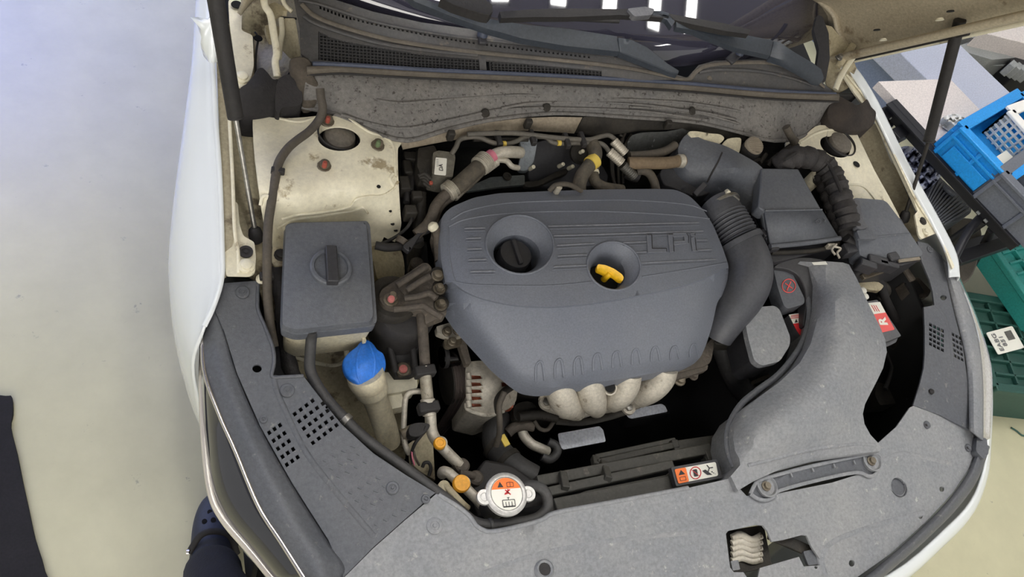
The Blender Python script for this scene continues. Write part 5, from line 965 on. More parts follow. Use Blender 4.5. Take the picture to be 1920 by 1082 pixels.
cb = T('clutch_pipe_bracket', 'dark bent strap bracket and pipes between the strut tower and engine cover', 'bracket')
sheet('strap', DKP, SM([(762, 468), (756, 460), (770, 448), (786, 434), (796, 424), (812, 420), (810, 430), (796, 436), (786, 444), (776, 460), (768, 470)], 3), .81, .012, parent=cb, step=8, bev=.002)
tube('hose', BLK, [(704, 460, .80), (725, 464, .80), (750, 462, .795), (764, 458, .79), (790, 446, .79)], .0075, cb)
tube('pipe', CAST, [(750, 456, .80), (756, 446, .805)], .010, cb, n=3)
tube('lower_tube', GRIME, [(782, 455, .76), (776, 480, .72), (780, 505, .70)], .014, cb); lathe('tube_end', CAST, P(780, 498, .72), [(.012, -.02), (.013, .01), (.010, .014), (0, .014)], cb, seg=16)
sheet('box_body', VOID, RC([(764, 460), (800, 452), (804, 500), (770, 506)], 3), .72, .05, parent=cb, bev=.004)
ir = T('inner_rail', 'cream stained inner body rail beside the reservoir, below the dark hose', 'body rail')
sheet('rail', CREAMD, SM([(698, 462), (740, 460), (756, 480), (758, 520), (742, 530), (712, 528), (702, 500)], 3), [(698, 462, .74), (756, 480, .70), (712, 528, .72)], .04, parent=ir, step=10, bev=.004)
ln = T('fuel_lines', 'row of thin dusty lines clipped under the cowl along the bulkhead', 'pipe')
FL = M('dusty_line', s(78, 76, 70), s(104, 98, 88), 30, .6)
tube('line', FL, [(846, 290, .845), (855, 276, .852), (862, 262, .858), (880, 257, .86), (900, 258, .86), (925, 268, .858), (950, 270, .856), (970, 264, .858), (985, 256, .86), (1010, 256, .86), (1025, 258, .858), (1040, 268, .855), (1080, 268, .855), (1120, 268, .855), (1134, 274, .852), (1144, 288, .85)], .0048, ln, n=5)
tube('line', FL, [(876, 252, .868), (920, 250, .87), (970, 250, .868), (1040, 258, .865), (1100, 262, .862), (1126, 256, .86), (1142, 254, .86), (1156, 264, .857), (1166, 276, .854)], .0048, ln, n=5)
tube('line', GRIME, [(888, 262, .85), (930, 262, .85), (990, 262, .85)], .004, ln)
for u, v in ((886, 258), (1044, 268), (1132, 268)): pass
for u, v in ((945, 270), (1048, 268)): tube('yellow_band', YTAPE, [(u - 3, v, .857), (u + 3, v, .857)], .0058, ln, n=1)
for u, v in ((934, 260), (1062, 264), (1092, 262), (998, 258)): box('line_clip', BLK, P(u, v, .862), (.010, .034, .012), parent=ln, bev=.002)
for (a, b) in (((1150, 264, .856), (1172, 288, .846)), ((1142, 284, .85), (1166, 306, .842))): crimp(a, b, .0095, ln, rings=4)
crimp((1168, 310, .838), (1190, 332, .826), .0098, ln, rings=4, m=M('dark_crimp', s(96, 94, 88), None, rough=.5, metal=.4))
for a in ([(1162, 252), (1168, 262), (1150, 300), (1152, 350)], [(1172, 250), (1160, 280), (1160, 350)], [(1184, 252), (1170, 280), (1168, 345)], [(1146, 300), (1148, 330), (1156, 352)]): tube('thin_cable', GRIME, [(u, v, .83 - .0004 * (v - 250)) for u, v in a], .003, ln)
hh = T('heater_hose', 'pair of speckled heater hoses with yellow tape, dropping behind the engine cover', 'hose')
tube('hose', HOSEM, [(1110, 270, .85), (1116, 284, .852), (1114, 298, .85), (1104, 312, .846), (1092, 328, .84), (1086, 346, .83), (1086, 360, .82)], .0140, hh, seg=18, n=5)
tube('hose', HOSEM, [(1116, 306, .835), (1112, 322, .83), (1116, 340, .825), (1130, 350, .82), (1150, 354, .815), (1166, 356, .81)], .0110, hh, seg=18, n=5)
tube('yellow_band', YTAPE, [(1106, 308, .848), (1116, 300, .85)], .0155, hh, seg=18, n=2); tube('pale_band', CREAM, [(1112, 322, .8305), (1113, 326, .830)], .012, hh, seg=18, n=1)
lathe('grommet', GRIME, P(1090, 287, .82), [(.022, -.01), (.024, 0), (.018, .006), (.008, .006), (0, .004)], hh, seg=20, axis=(0, -.5, .8)); lathe('cream_clip', CREAM, P(1088, 286, .83), [(.004, 0), (.004, .012), (0, .013)], hh, seg=8, axis=(0, -.4, .9))
bh = T('breather_hose', 'thin brown breather hose looping over the rear edge of the engine cover', 'hose')
tube('hose', RHOSE, [(1030, 358, .855), (1040, 348, .866), (1056, 345, .87), (1072, 348, .868), (1090, 358, .855)], .0048, bh, n=5); lathe('fitting', ALU, P(1046, 355, .86), [(.006, -.01), (.006, .008), (0, .009)], bh, seg=12)
bh2 = T('brake_vacuum_hose', 'tan brown hose running into the airbox snorkel behind the engine cover', 'hose')
tube('hose', M('tan_rubber_hose', s(122, 104, 80), s(98, 84, 66), 14, .7), [(1178, 306, .84), (1200, 306, .845), (1240, 306, .848), (1262, 304, .85), (1282, 300, .852)], .0125, bh2, seg=18, n=4)
tube('branch', RHOSE, [(1194, 322, .83), (1206, 320, .835), (1218, 326, .835), (1226, 340, .83), (1230, 356, .82)], .009, bh2, seg=14); tube('upper_branch', RHOSE, [(1180, 292, .84), (1215, 290, .845), (1245, 284, .848), (1266, 272, .85)], .009, bh2, seg=14)
lathe('hose_clamp', ALU, P(1276, 302, .852), [(.0135, -.006), (.0145, -.005), (.0145, .005), (.0135, .006)], bh2, axis=(1, 0, 0), seg=18)
lathe('dark_joint', BLK, P(1190, 330, .82), [(.013, -.02), (.014, 0), (.010, .01), (0, .01)], bh2, axis=(1, -.6, 0), seg=14)
hs = T('heat_shield', 'flaking silver heat shield on the bulkhead below the cowl, left of the snorkel', 'heat shield')
sheet('shield', M('flaking_shield', s(84, 86, 84), s(52, 52, 50), 20, .6, .3, bump=1, bscale=70, c3=s(150, 152, 150), s3=50, t3=.60), SM([(1182, 256), (1205, 248), (1250, 246), (1290, 240), (1290, 262), (1262, 284), (1220, 294), (1180, 296), (1176, 276)], 3), [(1182, 256, .84), (1290, 240, .85), (1180, 296, .80), (1262, 284, .81)], .01, parent=hs, step=9, bev=.001)
# ================================================================== AIRBOX SIDE
sn = T('intake_snorkel', 'rounded black plastic snorkel joining the airbox, behind the engine cover', 'air duct')
snz = TPS([(1273, 278, .855), (1290, 254, .86), (1356, 275, .872), (1400, 300, .885), (1430, 318, .88), (1434, 350, .86), (1416, 388, .83), (1386, 352, .84), (1340, 345, .84), (1300, 326, .84), (1380, 315, .90), (1330, 300, .875)])
sheet('snorkel_shell', PLAS, SM([(1290, 250), (1320, 262), (1356, 272), (1392, 290), (1430, 315), (1434, 346), (1428, 372), (1416, 390), (1402, 368), (1386, 352), (1360, 346), (1334, 346), (1312, 332), (1292, 322), (1276, 300), (1272, 276)], 3), snz, .06, parent=sn, step=10, bev=.006, seg=3)
ridge('seam', BLK, [(1354, 286), (1345, 306), (1334, 326), (1326, 342)], snz, .0018, sn, off=.0006)
ridge('seam_bead', PLAS, [(1300, 326), (1330, 336), (1360, 350), (1386, 358), (1404, 378), (1416, 394)], snz, .004, sn, off=-.006)
sheet('lower_body', DKP, SM([(1240, 318), (1290, 318), (1322, 340), (1342, 352), (1320, 366), (1298, 366), (1262, 352), (1244, 344)], 3), [(1240, 318, .81), (1342, 352, .82), (1290, 366, .80)], .05, parent=sn, step=12, bev=.005)
bar('hinge_arm', DKP, (1322, 345, .845), (1302, 366, .83), .012, .012, sn, bev=.002)
ax_ = T('airbox', 'black plastic air filter box with angular lid, right of the corrugated intake tube', 'airbox')
axz = TPS([(1430, 315, .885), (1496, 316, .885), (1539, 393, .878), (1434, 395, .878)])
sheet('lid_top', PLAS, [(1428, 315), (1497, 316), (1541, 394), (1434, 396), (1422, 388), (1426, 350)], axz, .03, parent=ax_, bev=.003)
A_, B_, C_, D_ = P(1434, 395, .880), P(1541, 393, .880), P(1573, 446, .845), P(1446, 461, .845)
loft('lid_front', PLAS, [[A_, B_], [D_, C_]], ax_, n=2, m=2, th=.006)
loft('lid_side', PLAS, [[P(1422, 388, .872), A_], [P(1420, 410, .83), P(1436, 452, .835)], [P(1424, 440, .80), D_]], ax_, n=2, m=3, th=.006)
tube('lid_rim', PLAS, [D_ + V((-.002, 0, -.002)), D_.lerp(C_, .5) + V((0, -.002, -.002)), C_ + V((.004, 0, -.002))], .0055, ax_, n=3)
tube('lid_crease', PLAS, [A_, A_.lerp(B_, .5), B_], .002, ax_, n=3)
sheet('filter_body', DKP, RC([(1412, 400), (1440, 462), (1575, 450), (1574, 465), (1452, 492), (1440, 486)], 3), .825, .10, parent=ax_, step=20, bev=.004)
tube('body_rim', GRIME, [(1446, 474, .83), (1500, 472, .83), (1540, 468, .83), (1572, 456, .83)], .005, ax_, n=3)
for u, v in ((1450, 468), (1556, 462)): box('spring_clip', ALU if v == 462 else DKP, P(u, v, .838), (.02, .008, .016), parent=ax_, bev=.002)
box('lid_clip', DKP, P(1430, 440, .84), (.014, .018, .02), rz=.3, parent=ax_, bev=.002)
ridge('moulded_mark', PLAS, [(1530, 414), (1536, 410), (1539, 416), (1533, 419), (1530, 414)], lambda a, b: .872, .0012, ax_, n=3); ridge('moulded_mark', PLAS, [(1543, 408), (1548, 412), (1546, 416)], lambda a, b: .870, .0012, ax_, n=3)
it = T('intake_tube', 'black corrugated intake tube curving down from the airbox beside the engine cover', 'intake tube')
IT = M('intake_tube_rubber', s(64, 66, 72), s(80, 80, 82), 8, .45, bump=.2, bscale=500)
tube('upper_collar', IT, [(1344, 384, .835, .040), (1354, 398, .838, .041), (1364, 412, .838, .040)], .04, it, seg=36, n=5)
cpts = [(1362, 408, .838), (1372, 425, .838), (1382, 442, .837), (1392, 460, .835)]
tube('corrugated_section', IT, cpts, .0405, it, seg=36, n=27, corr=lambda i, a: 1 + .055 * math.cos(i * 2 * math.pi / 9))
tube('elbow', IT, [(1388, 455, .836, .043), (1397, 474, .833, .045), (1405, 500, .828, .046), (1404, 528, .82, .045), (1392, 556, .805, .043), (1374, 584, .79, .039), (1356, 612, .77, .034), (1344, 634, .75, .030)], .043, it, seg=36, n=6)
tube('collar_ring', IT, [(1386, 450, .8365), (1391, 459, .835)], .047, it, seg=36, n=2)
lathe('clamp_band', STEEL, P(1352, 388, .838), [(.0415, -.004), (.0428, -.003), (.0428, .003), (.0415, .004)], it, axis=(P(1364, 412, .838) - P(1344, 384, .835)), seg=36)
tube('clamp_screw', STEEL, [(1362, 361, .872), (1372, 368, .872), (1383, 377, .868)], .006, it, n=2, seg=10)
lathe('screw_head', CREAM, P(1363, 362, .873), [(.0075, -.003), (.0075, .004), (.004, .005), (0, .005)], it, axis=(-1, .6, .3), seg=12)
cpb = T('throttle_bracket', 'grimy throttle bracket between the intake tube and the small grey cap', 'bracket')
sheet('plate', GRIME, SM([(1340, 616), (1380, 590), (1394, 600), (1388, 640), (1360, 646), (1340, 642)], 3), .72, .03, parent=cpb, step=10, bev=.003)
# brake fluid reservoir
bf = T('brake_fluid_reservoir', 'cream brake fluid reservoir with a ribbed round cap, below the right cowl', 'reservoir')
sheet('tank_part', TANK, SM([(1291, 248), (1306, 246), (1330, 250), (1350, 252), (1358, 260), (1348, 270), (1340, 274), (1316, 268), (1300, 262)], 3), [(1291, 248, .865), (1350, 252, .87), (1340, 274, .86)], .04, parent=bf, step=8, bev=.004)
sheet('tank_part', TANK, SM([(1364, 260), (1388, 258), (1390, 270), (1386, 286), (1376, 292), (1360, 282), (1352, 276)], 3), [(1364, 260, .87), (1388, 258, .87), (1376, 292, .86)], .04, parent=bf, step=8, bev=.004)
bc_ = P(1415, 273, .878); lathe('neck', BLK, bc_ + V((0, 0, -.03)), [(.022, -.02), (.022, .02), (.018, .03), (0, .03)], bf, seg=24)
kc_ = lathe('ribbed_cap', PORT, bc_, [(.0205, -.008), (.021, .001), (.019, .004), (0, .004)], bf, seg=28, axis=(0, -.25, 1))
for k in range(8):
    y_ = -.0145 + k * .0042; hw = math.sqrt(max(.0185 ** 2 - y_ ** 2, 1e-6)); yd = V((0, 1, .25)).normalized(); nn = V((0, -.25, 1)).normalized()
    bar('cap_rib', PORT, bc_ + yd * y_ + V((-hw, 0, 0)) + nn * .0046, bc_ + yd * y_ + V((hw, 0, 0)) + nn * .0046, .0018, .0016, kc_, bev=0)
for a in ([(1395, 288), (1408, 300), (1424, 300)], [(1436, 290), (1424, 306)], [(1450, 300), (1470, 285), (1492, 268)], [(1440, 306), (1462, 288), (1486, 270)]): tube('metal_strap', GRIME, [(u, v, .85) for u, v in a], .005, bf)
cl = T('dangling_hose_end', 'short dusty rubber hose stub hanging over the right end of the insulation', 'hose')
tube('stub', RHOSE, [(1474, 238, .905, .009), (1480, 250, .895, .0085), (1487, 262, .882, .009), (1490, 266, .878, .011)], .009, cl, n=4)
# harness on the right
hr = T('wiring_harness', 'thick black taped wiring harness arching over the right strut tower edge', 'wiring harness')
tube('harness', HARN, [(1462, 312, .86), (1476, 300, .88), (1498, 294, .89), (1524, 298, .89), (1544, 308, .888), (1560, 328, .885), (1570, 352, .88), (1580, 380, .875), (1588, 404, .868), (1594, 430, .86)], .0235, hr, seg=18, n=6, corr=lambda i, a: 1 + .08 * math.sin(i * 1.3) + .05 * math.sin(i * 3.1))
tube('harness_branch', HARN, [(1540, 330, .85), (1552, 356, .85), (1562, 384, .845), (1572, 412, .84), (1590, 450, .835)], .020, hr, seg=16, n=6, corr=lambda i, a: 1 + .10 * math.sin(i * 1.7))
for a in ([(1470, 300), (1500, 284), (1530, 288)], [(1520, 290), (1552, 306), (1578, 360)]): tube('tape_edge', BLK, [(u, v, .905) for u, v in a], .004, hr)
tube('thin_cable', GRIME, [(1440, 312, .85), (1452, 296, .86), (1476, 284, .865), (1496, 272, .87)], .005, hr)
cn = T('cream_bottle_cap', 'small cream rounded cap tucked inside the bend of the black harness', 'cap')
lathe('cap', TANK, P(1530, 332, .84), [(.016, -.04), (.016, 0), (.013, .006), (0, .008)], cn, seg=20); bolt(1532, 334, .848, .006, CREAM, cn)
# fuse box
fbx = T('fuse_box', 'black plastic fuse box with angular lid beside the right strut foot', 'fuse box')
fbz = TPS([(1600, 372, .872), (1658, 375, .872), (1700, 430, .868), (1626, 440, .868), (1730, 474, .842), (1628, 484, .842)])
sheet('lid', PLAS, RC([(1598, 374), (1604, 371), (1656, 375), (1664, 380), (1700, 428), (1730, 473), (1728, 480), (1690, 484), (1628, 486), (1612, 478), (1608, 440), (1600, 400)], 4), fbz, .035, parent=fbx, step=16, bev=.005, seg=3, lines=())
sheet('lower_box', DKP, RC([(1590, 400), (1600, 380), (1690, 410), (1726, 488), (1690, 498), (1622, 502), (1592, 460)], 5), .83, .09, parent=fbx, bev=.004)
ridge('lid_crease', PLAS, [(1612, 448), (1660, 442), (1706, 438)], fbz, .0022, fbx, off=.0004)
sheet('side_latch', M('worn_latch', s(78, 80, 86), s(96, 96, 98), 16, .5), RC([(1598, 372), (1612, 376), (1618, 410), (1628, 426), (1616, 430), (1606, 426), (1602, 400)], 3), .882, .012, parent=fbx, step=10, bev=.002)
sheet('lever', PLAS, RC([(1606, 432), (1632, 430), (1646, 442), (1644, 448), (1612, 448)], 3), .878, .008, parent=fbx, bev=.002)
for (u, v, a, b, r_) in ((1640, 493, .05, .02, -.3), (1668, 486, .03, .02, .2), (1622, 500, .04, .016, -.4), (1660, 500, .05, .012, -.3), (1590, 440, .03, .02, .3), (1600, 456, .03, .03, .5), (1588, 470, .03, .025, .1)): box('connector_block', DKP, P(u, v, .835), (a, b, .03), rz=r_, parent=fbx, bev=.003)
bar('bracket_rail', RUSTB, (1616, 520, .80), (1726, 484, .80), .012, .008, fbx); bar('pale_strip', PORT, (1684, 489, .835), (1724, 484, .835), .009, .004, fbx)
tube('wire_bundle', BLK, [(1586, 446, .85), (1600, 460, .84), (1612, 480, .82)], .010, fbx)
for q in ([(1562, 462), (1576, 466), (1570, 474), (1574, 484)], [(1566, 478), (1560, 468), (1568, 458)]): tube('bare_clip', ALU, [(u, v, .85) for u, v in q], .0025, fbx)
# battery and its parts
bt_ = T('battery', 'dark battery with white and red labels, mostly hidden below the intake duct', 'battery')
sheet('case', BATT, RC([(1478, 590), (1645, 562), (1690, 630), (1664, 640), (1520, 668)], 3), .775, .20, parent=bt_, bev=.004)
patch('label_field', LBLW, [(1479, 590), (1524, 584), (1519, 606), (1488, 608)], .7756, bt_); patch('red_label', LBLR, [(1487, 607), (1520, 603), (1512, 636), (1503, 632), (1494, 620)], .7762, bt_)
for k in range(3): bar('printed_mark', INKR, (1483, 592 + k * 2.5, .7766), (1518, 588 + k * 2.5, .7766), .0012, .0003, bt_, bev=0)
for k in range(3): patch('printed_symbol', INK, [(1490 + k * 9, 605), (1496 + k * 9, 604), (1493 + k * 9, 598)], .7766, bt_)
L2 = [(1628, 568), (1650, 566), (1678, 618), (1652, 624)]
patch('label_field', LBLW, qd(L2, 0, 1, 0, .38), .7766, bt_); patch('red_label', LBLP, qd(L2, 0, 1, .36, 1), .7760, bt_, r=3)
o_ = P(1656, 603, .7766); text('R', o_, P(1650, 590, .7766) - P(1660, 614, .7766), .030, LBLW, bt_, bold=.0012)
for k in range(3): bar('printed_mark', INKR, (1634 + k * 4, 572 + k * .2, .7772), (1641 + k * 4, 584, .7772), .0018, .0003, bt_, bev=0)
sheet('lid_step', BATT, RC([(1656, 632), (1686, 627), (1680, 642), (1662, 650)], 2), .76, .01, parent=bt_, bev=.001)
tc_ = T('terminal_cover', 'grey battery terminal cover with a red plus sign', 'terminal cover')
TCZ = TPS([(1450, 504, .80), (1474, 499, .805), (1507, 565, .80), (1474, 578, .795)])
sheet('cover', PLAS, RC([(1450, 504), (1474, 498), (1484, 508), (1497, 535), (1509, 560), (1508, 570), (1478, 579), (1470, 574), (1458, 538)], 5), TCZ, .035, parent=tc_, step=12, bev=.004, seg=3)
tube('red_ring', LBLP, [(a, b, TCZ(a, b) + .001) for a, b in ell(1479, 536, 12.5, 12.5, 20)], .0011, tc_, closed=True, n=2, seg=6)
for a, b in (((1472, 531), (1486, 541)), ((1483, 528), (1475, 545))): bar('red_plus', LBLP, (*a, TCZ(*a) + .001), (*b, TCZ(*b) + .001), .0022, .001, tc_, bev=0)
box('side_tab', DKP, P(1502, 543, .79), (.016, .014, .012), rz=-.4, parent=tc_, bev=.002)
rc2 = T('relay_cap', 'small grey lidded box standing between the intake tube and the battery', 'relay box')
RB = RC([(1394, 582), (1402, 577), (1452, 573), (1462, 580), (1482, 632), (1481, 648), (1462, 678), (1428, 686), (1414, 676), (1402, 630)], 7)
rbz = TPS([(1394, 582, .80), (1455, 574, .80), (1482, 640, .795), (1428, 685, .79)])
sheet('lid', PANEL, RB, rbz, .014, parent=rc2, step=20, bev=.004, seg=3)
sheet('box_body', DKP, [(1436 + (a - 1436) * .95, 630 + (b - 630) * .95) for a, b in RB], .784, .08, parent=rc2, bev=.004)
ridge('lid_lip', PANEL, [(1396, 590), (1404, 628), (1416, 672), (1430, 684)], rbz, .003, rc2, off=-.003)
# dark clutter in the gap right of the duct
rg = T('headlamp_wiring', 'dark wiring, bracket and hoses in the gap between duct and right headlamp cover', 'wiring')
sheet('horn_bracket', CAST, RC([(1694, 528), (1722, 520), (1746, 545), (1740, 556), (1716, 562), (1704, 548)], 3), .74, .03, parent=rg, bev=.003)
sheet('horn_face', BLK, RC([(1698, 530), (1720, 526), (1734, 548), (1714, 556)], 3), .745, .006, parent=rg, bev=.001)
sheet('cream_bracket', CREAMD, RC([(1608, 526), (1640, 524), (1658, 536), (1650, 546), (1612, 540)], 4), .76, .01, parent=rg, step=10, bev=.002)
tube('cable', BLK, [(1625, 520, .76), (1650, 530, .75), (1660, 560, .72), (1680, 600, .68)], .010, rg); tube('cable', GRIME, [(1650, 530, .74), (1662, 545, .73), (1650, 560, .71)], .011, rg)
for q, r_, m_ in (([(1668, 650), (1690, 670), (1704, 700), (1706, 750)], .008, BLK), ([(1680, 640), (1700, 664), (1716, 690)], .009, GRIME), ([(1660, 660), (1672, 690), (1660, 730)], .005, BLK), ([(1690, 560), (1720, 600), (1722, 650)], .010, GRIME)): tube('loose_hose', m_, [(u, v, .60) for u, v in q], r_, rg)
sheet('grimy_motor', GRIME, SM([(1680, 590), (1706, 596), (1718, 630), (1708, 650), (1690, 636)], 3), .66, .04, parent=rg, step=10, bev=.004)
lathe('pale_nut', CREAM, P(1713, 641, .66), [(.008, 0), (.008, .005), (.004, .006), (.003, .002), (0, .002)], rg, hexa=6)
sheet('lower_block', GRIME, RC([(1645, 716), (1672, 724), (1690, 756), (1650, 760), (1640, 740)], 4), .56, .05, parent=rg, bev=.004)
for u, v in ((1618, 545), (1622, 556)): lathe('pale_cap', LBLW, P(u, v, .77), [(.008, -.006), (.008, .003), (.004, .006), (0, .006)], rg, seg=12)
sheet('small_board', CAST, RC([(1690, 500), (1700, 498), (1718, 524), (1708, 528)], 2), .77, .004, parent=rg, bev=0)
# ================================================================== WORKSHOP AROUND
mt = T('floor_mat', 'black fabric mat with a ragged edge on the floor at the lower left', 'mat')
sheet('cloth', MATM, SM([(-160, 740), (-40, 738), (10, 742), (22, 744), (24, 775), (20, 800), (32, 850), (42, 900), (54, 955), (66, 1010), (84, 1070), (96, 1160), (-160, 1160)], 3), lambda a, b: .012, .012, parent=mt, step=30, bev=.003)
stn = None
# person standing beside the nose: only a shoe and trouser leg are in view
pe = T('person', 'standing person in navy trousers and dark foam clog, beside the left headlamp', 'person')
fo_ = P(394, 985, .04)
def cl_(z): return TPS([(362, 1010, z), (370, 960, z), (400, 935, z), (440, 960, z), (440, 1060, z)])
fwd = V((.22, 1, 0)).normalized(); sdv = V((fwd.y, -fwd.x, 0)); f0 = P(402, 1026, .03)
f0.z = 0
prof = [(-.20, .034, .05, .0), (-.16, .046, .085, 0), (-.10, .047, .09, 0), (-.03, .048, .09, 0), (.02, .053, .085, 0), (.06, .054, .070, 0), (.10, .046, .052, 0), (.125, .028, .036, 0)]
vs = []; fs = []; NS = 18
for y_, hw, hz, _ in prof:
    for j in range(NS):
        a = 2 * math.pi * j / NS; vs.append(f0 + fwd * y_ + sdv * hw * math.cos(a) + V((0, 0, max(0.0, hz * (.45 + .55 * math.sin(a))) if math.sin(a) > -.6 else 0)))
for i in range(len(prof) - 1):
    for j in range(NS): fs.append((i * NS + j, i * NS + (j + 1) % NS, (i + 1) * NS + (j + 1) % NS, (i + 1) * NS + j))
fs += [tuple(range(NS)), tuple((len(prof) - 1) * NS + j for j in reversed(range(NS)))]
cg = mesh('clog', vs, fs, CLOG, pe); sb_ = cg.modifiers.new('s', 'SUBSURF'); sb_.levels = sb_.render_levels = 2
for a, b in ((-.028, .045), (-.010, .048), (.010, .048), (.028, .042), (-.02, .068), (.0, .072), (.02, .066)): lathe('clog_hole', VOID, f0 + fwd * b + sdv * a + V((0, 0, .0775 - abs(a) * .25 - max(0, b - .05) * .55)), [(.0056, -.004), (.0056, .0008), (0, .0008)], cg, seg=12)
tube('clog_strap', BLK, [f0 + sdv * -.050 + fwd * -.02 + V((0, 0, .06)), f0 + sdv * -.03 + fwd * .01 + V((0, 0, .092)), f0 + fwd * .018 + V((0, 0, .098)), f0 + sdv * .03 + fwd * .01 + V((0, 0, .092)), f0 + sdv * .050 + fwd * -.02 + V((0, 0, .06))], .007, cg, flat=.5)
lathe('strap_rivet', CHROME, f0 + sdv * -.052 + fwd * -.02 + V((0, 0, .062)), [(.008, -.002), (.007, .003), (0, .004)], cg, axis=-sdv, seg=14)
# the leg itself, ankle to hip, one continuous body inside its trouser leg
an = f0 + fwd * -.06 + V((0, 0, .06)); hp = V((f0.x + .02, -.12, .88))
tube('body', M('skin', s(176, 136, 112)), [(*an, .038), (*(an + V((0, -.01, .08))), .040), (*an.lerp(hp, .45), .055), (*hp, .085)][0:0] or [an + V((0, 0, -.03)), an + V((0, -.01, .06)), an.lerp(hp, .5), hp], .04, pe, seg=16, n=4)
tube('trouser_leg', NAVY, [an + V((0, -.01, .03)), an + V((0, -.02, .10)), an + V((.0, -.06, .22)), an.lerp(hp, .45) + V((0, .03, 0)), hp], .050, pe, seg=24, n=6, corr=lambda i, a: 1 + .05 * math.sin(i * 1.4) + .35 * min(a, .6))
# work table and crates on the right
tb = T('work_table', 'low work table with black slotted steel frame and white top, beyond the right fender', 'table')
TZ_ = .55
t1, t2, t3, t4 = (1680, 200), (1886, 480), (2160, 330), (1830, 186)
W_ = lambda q, z=TZ_: P(q[0], q[1], z)
a1, a2 = W_((1678, 200)), W_((1872, 408)); ev = (a2 - a1).normalized(); nv = V((-ev.y, ev.x, 0)) * -1
if nv.x < 0: nv = -nv
wd = .36
mesh('table_top', [p + V((0, 0, z)) for z in (-.03, .0) for p in (a1 - ev * .1 + nv * .03, a2 + ev * .1 + nv * .03, a2 + ev * .1 + nv * wd, a1 - ev * .0 + nv * wd)], [(0, 3, 2, 1), (4, 5, 6, 7), (0, 1, 5, 4), (1, 2, 6, 5), (2, 3, 7, 6), (3, 0, 4, 7)], TABLEM, tb, smooth=False)
bar('frame_rail', BFRAME, a1 - ev * .02 + nv * .015 + V((0, 0, -.02)), a2 + ev * .1 + nv * .015 + V((0, 0, -.02)), .03, .05, tb, bev=.002)
bar('frame_rail', BFRAME, a1 - ev * .02 + nv * .0 + V((0, 0, -.0)), a2 + ev * .1 + V((0, 0, -.0)), .055, .006, tb, bev=.001)
for q in (a1 + ev * .02, a2 - ev * .02):
    for n_ in (.02, wd): tube('table_leg', BFRAME, [V((q.x + nv.x * n_, q.y + nv.y * n_, .005)), V((q.x + nv.x * n_, q.y + nv.y * n_, TZ_ - .05))], .018, tb, n=1)
for k in range(3): c_ = a1.lerp(a2, (.03, .90, .97)[k]); box('slot_hole', GREYM, c_ + nv * -.002 + V((0, 0, -.035)), (.012, .004, .008), rz=math.atan2(ev.y, ev.x), parent=tb, bev=0)
for u, v in ((1668, 212), (1700, 244)): 
    q = P(u, v, .50); bar('corner_brace', BFRAME, q, q + nv * -.10, .04, .05, tb, bev=.002)
bar('lower_shelf_rail', BFRAME, P(1796, 470, .30), P(1990, 400, .30), .035, .035, tb, bev=.002)
bar('side_brace', BFRAME, P(1790, 488, .42), P(1900, 450, .42), .04, .03, tb, bev=.002)
tube('bent_leg', BFRAME, [P(1788, 486, .45), P(1812, 440, .48), P(1836, 410, .5), P(1846, 408, .5)], .013, tb); tube('bent_leg', BFRAME, [P(1800, 525, .02), P(1822, 498, .22), P(1850, 450, .42), P(1860, 430, .5)], .013, tb)
def crate(name, label, cat, uv, z, dims, ang, mat, wall=.012, group=None, lattice=False, rim=.012, tilt=0):
    """open box crate with walls, rim, ribs; uv is the near top corner"""
    t = T(name, label, cat, group); o = P(*uv, z + dims[2]); c, q = math.cos(ang), math.sin(ang); ex = V((c, q, 0)); ey = V((-q, c, 0)); L_, W__, H_ = dims
    B = lambda a, b, h: o + ex * a + ey * b + V((0, 0, h - H_))
    bar('base', mat, B(0, W__ / 2, .006), B(L_, W__ / 2, .006), W__, .012, t)
    for (p, r_) in ((((0, 0), (L_, 0))), (((0, W__), (L_, W__))), (((0, 0), (0, W__))), (((L_, 0), (L_, W__)))):
        a, b = B(*p, H_ / 2), B(*r_, H_ / 2)
        if not lattice: bar('side_wall', mat, a, b, wall, H_, t)
        else:
            n_ = int((b - a).length / .022)
            for k in range(n_ + 1): e = a.lerp(b, k / n_); bar('lattice_upright', mat, e + V((0, 0, -H_ / 2)), e + V((0, 0, H_ / 2)), .006, .006, t, bev=0)
            for k in range(int(H_ / .02) + 1): hgt = V((0, 0, -H_ / 2 + k * .02)); bar('lattice_rail', mat, a + hgt, b + hgt, .006, .006, t, bev=0)
        bar('rim', mat, B(*p, H_), B(*r_, H_), wall + rim * 2, .012, t, bev=.003)
        if not lattice:
            d = (b - a).normalized(); out_ = d.cross(V((0, 0, 1)))
            if (B(L_ / 2, W__ / 2, H_ / 2) - a).dot(out_) > 0: out_ = -out_
            n_ = max(2, int((b - a).length / .13))
            for k in range(n_ + 1): e = a.lerp(b, .03 + .94 * k / n_) + out_ * (wall / 2 + .004); bar('rib', mat, e + V((0, 0, -H_ / 2)), e + V((0, 0, H_ / 2)), .008, .012, t, bev=.001)
            bar('rib', mat, a + V((0, 0, H_ * .22)) + out_ * .008, b + V((0, 0, H_ * .22)) + out_ * .008, .016, .008, t, bev=.001)
    return t, B, ex, ey
angT = math.atan2(ev.y, ev.x)
cA, B_1, *_ = crate('storage_crate', 'bright blue open plastic crate on the white table top', 'crate', (1803, 238), TZ_, (.20, .40, .11), angT, CBLUE)
bar('inner_block', LBLW, B_1(.15, .08, .04), B_1(.15, .20, .04), .05, .03, cA)
bar('face_panel', CBLUE, B_1(.03, -.012, .035), B_1(.17, -.012, .035), .006, .05, cA)
crate('storage_crate', 'white lattice basket on the table behind the blue crate', 'basket', (1893, 208), TZ_, (.16, .30, .12), angT - .1, CWHT, lattice=True)
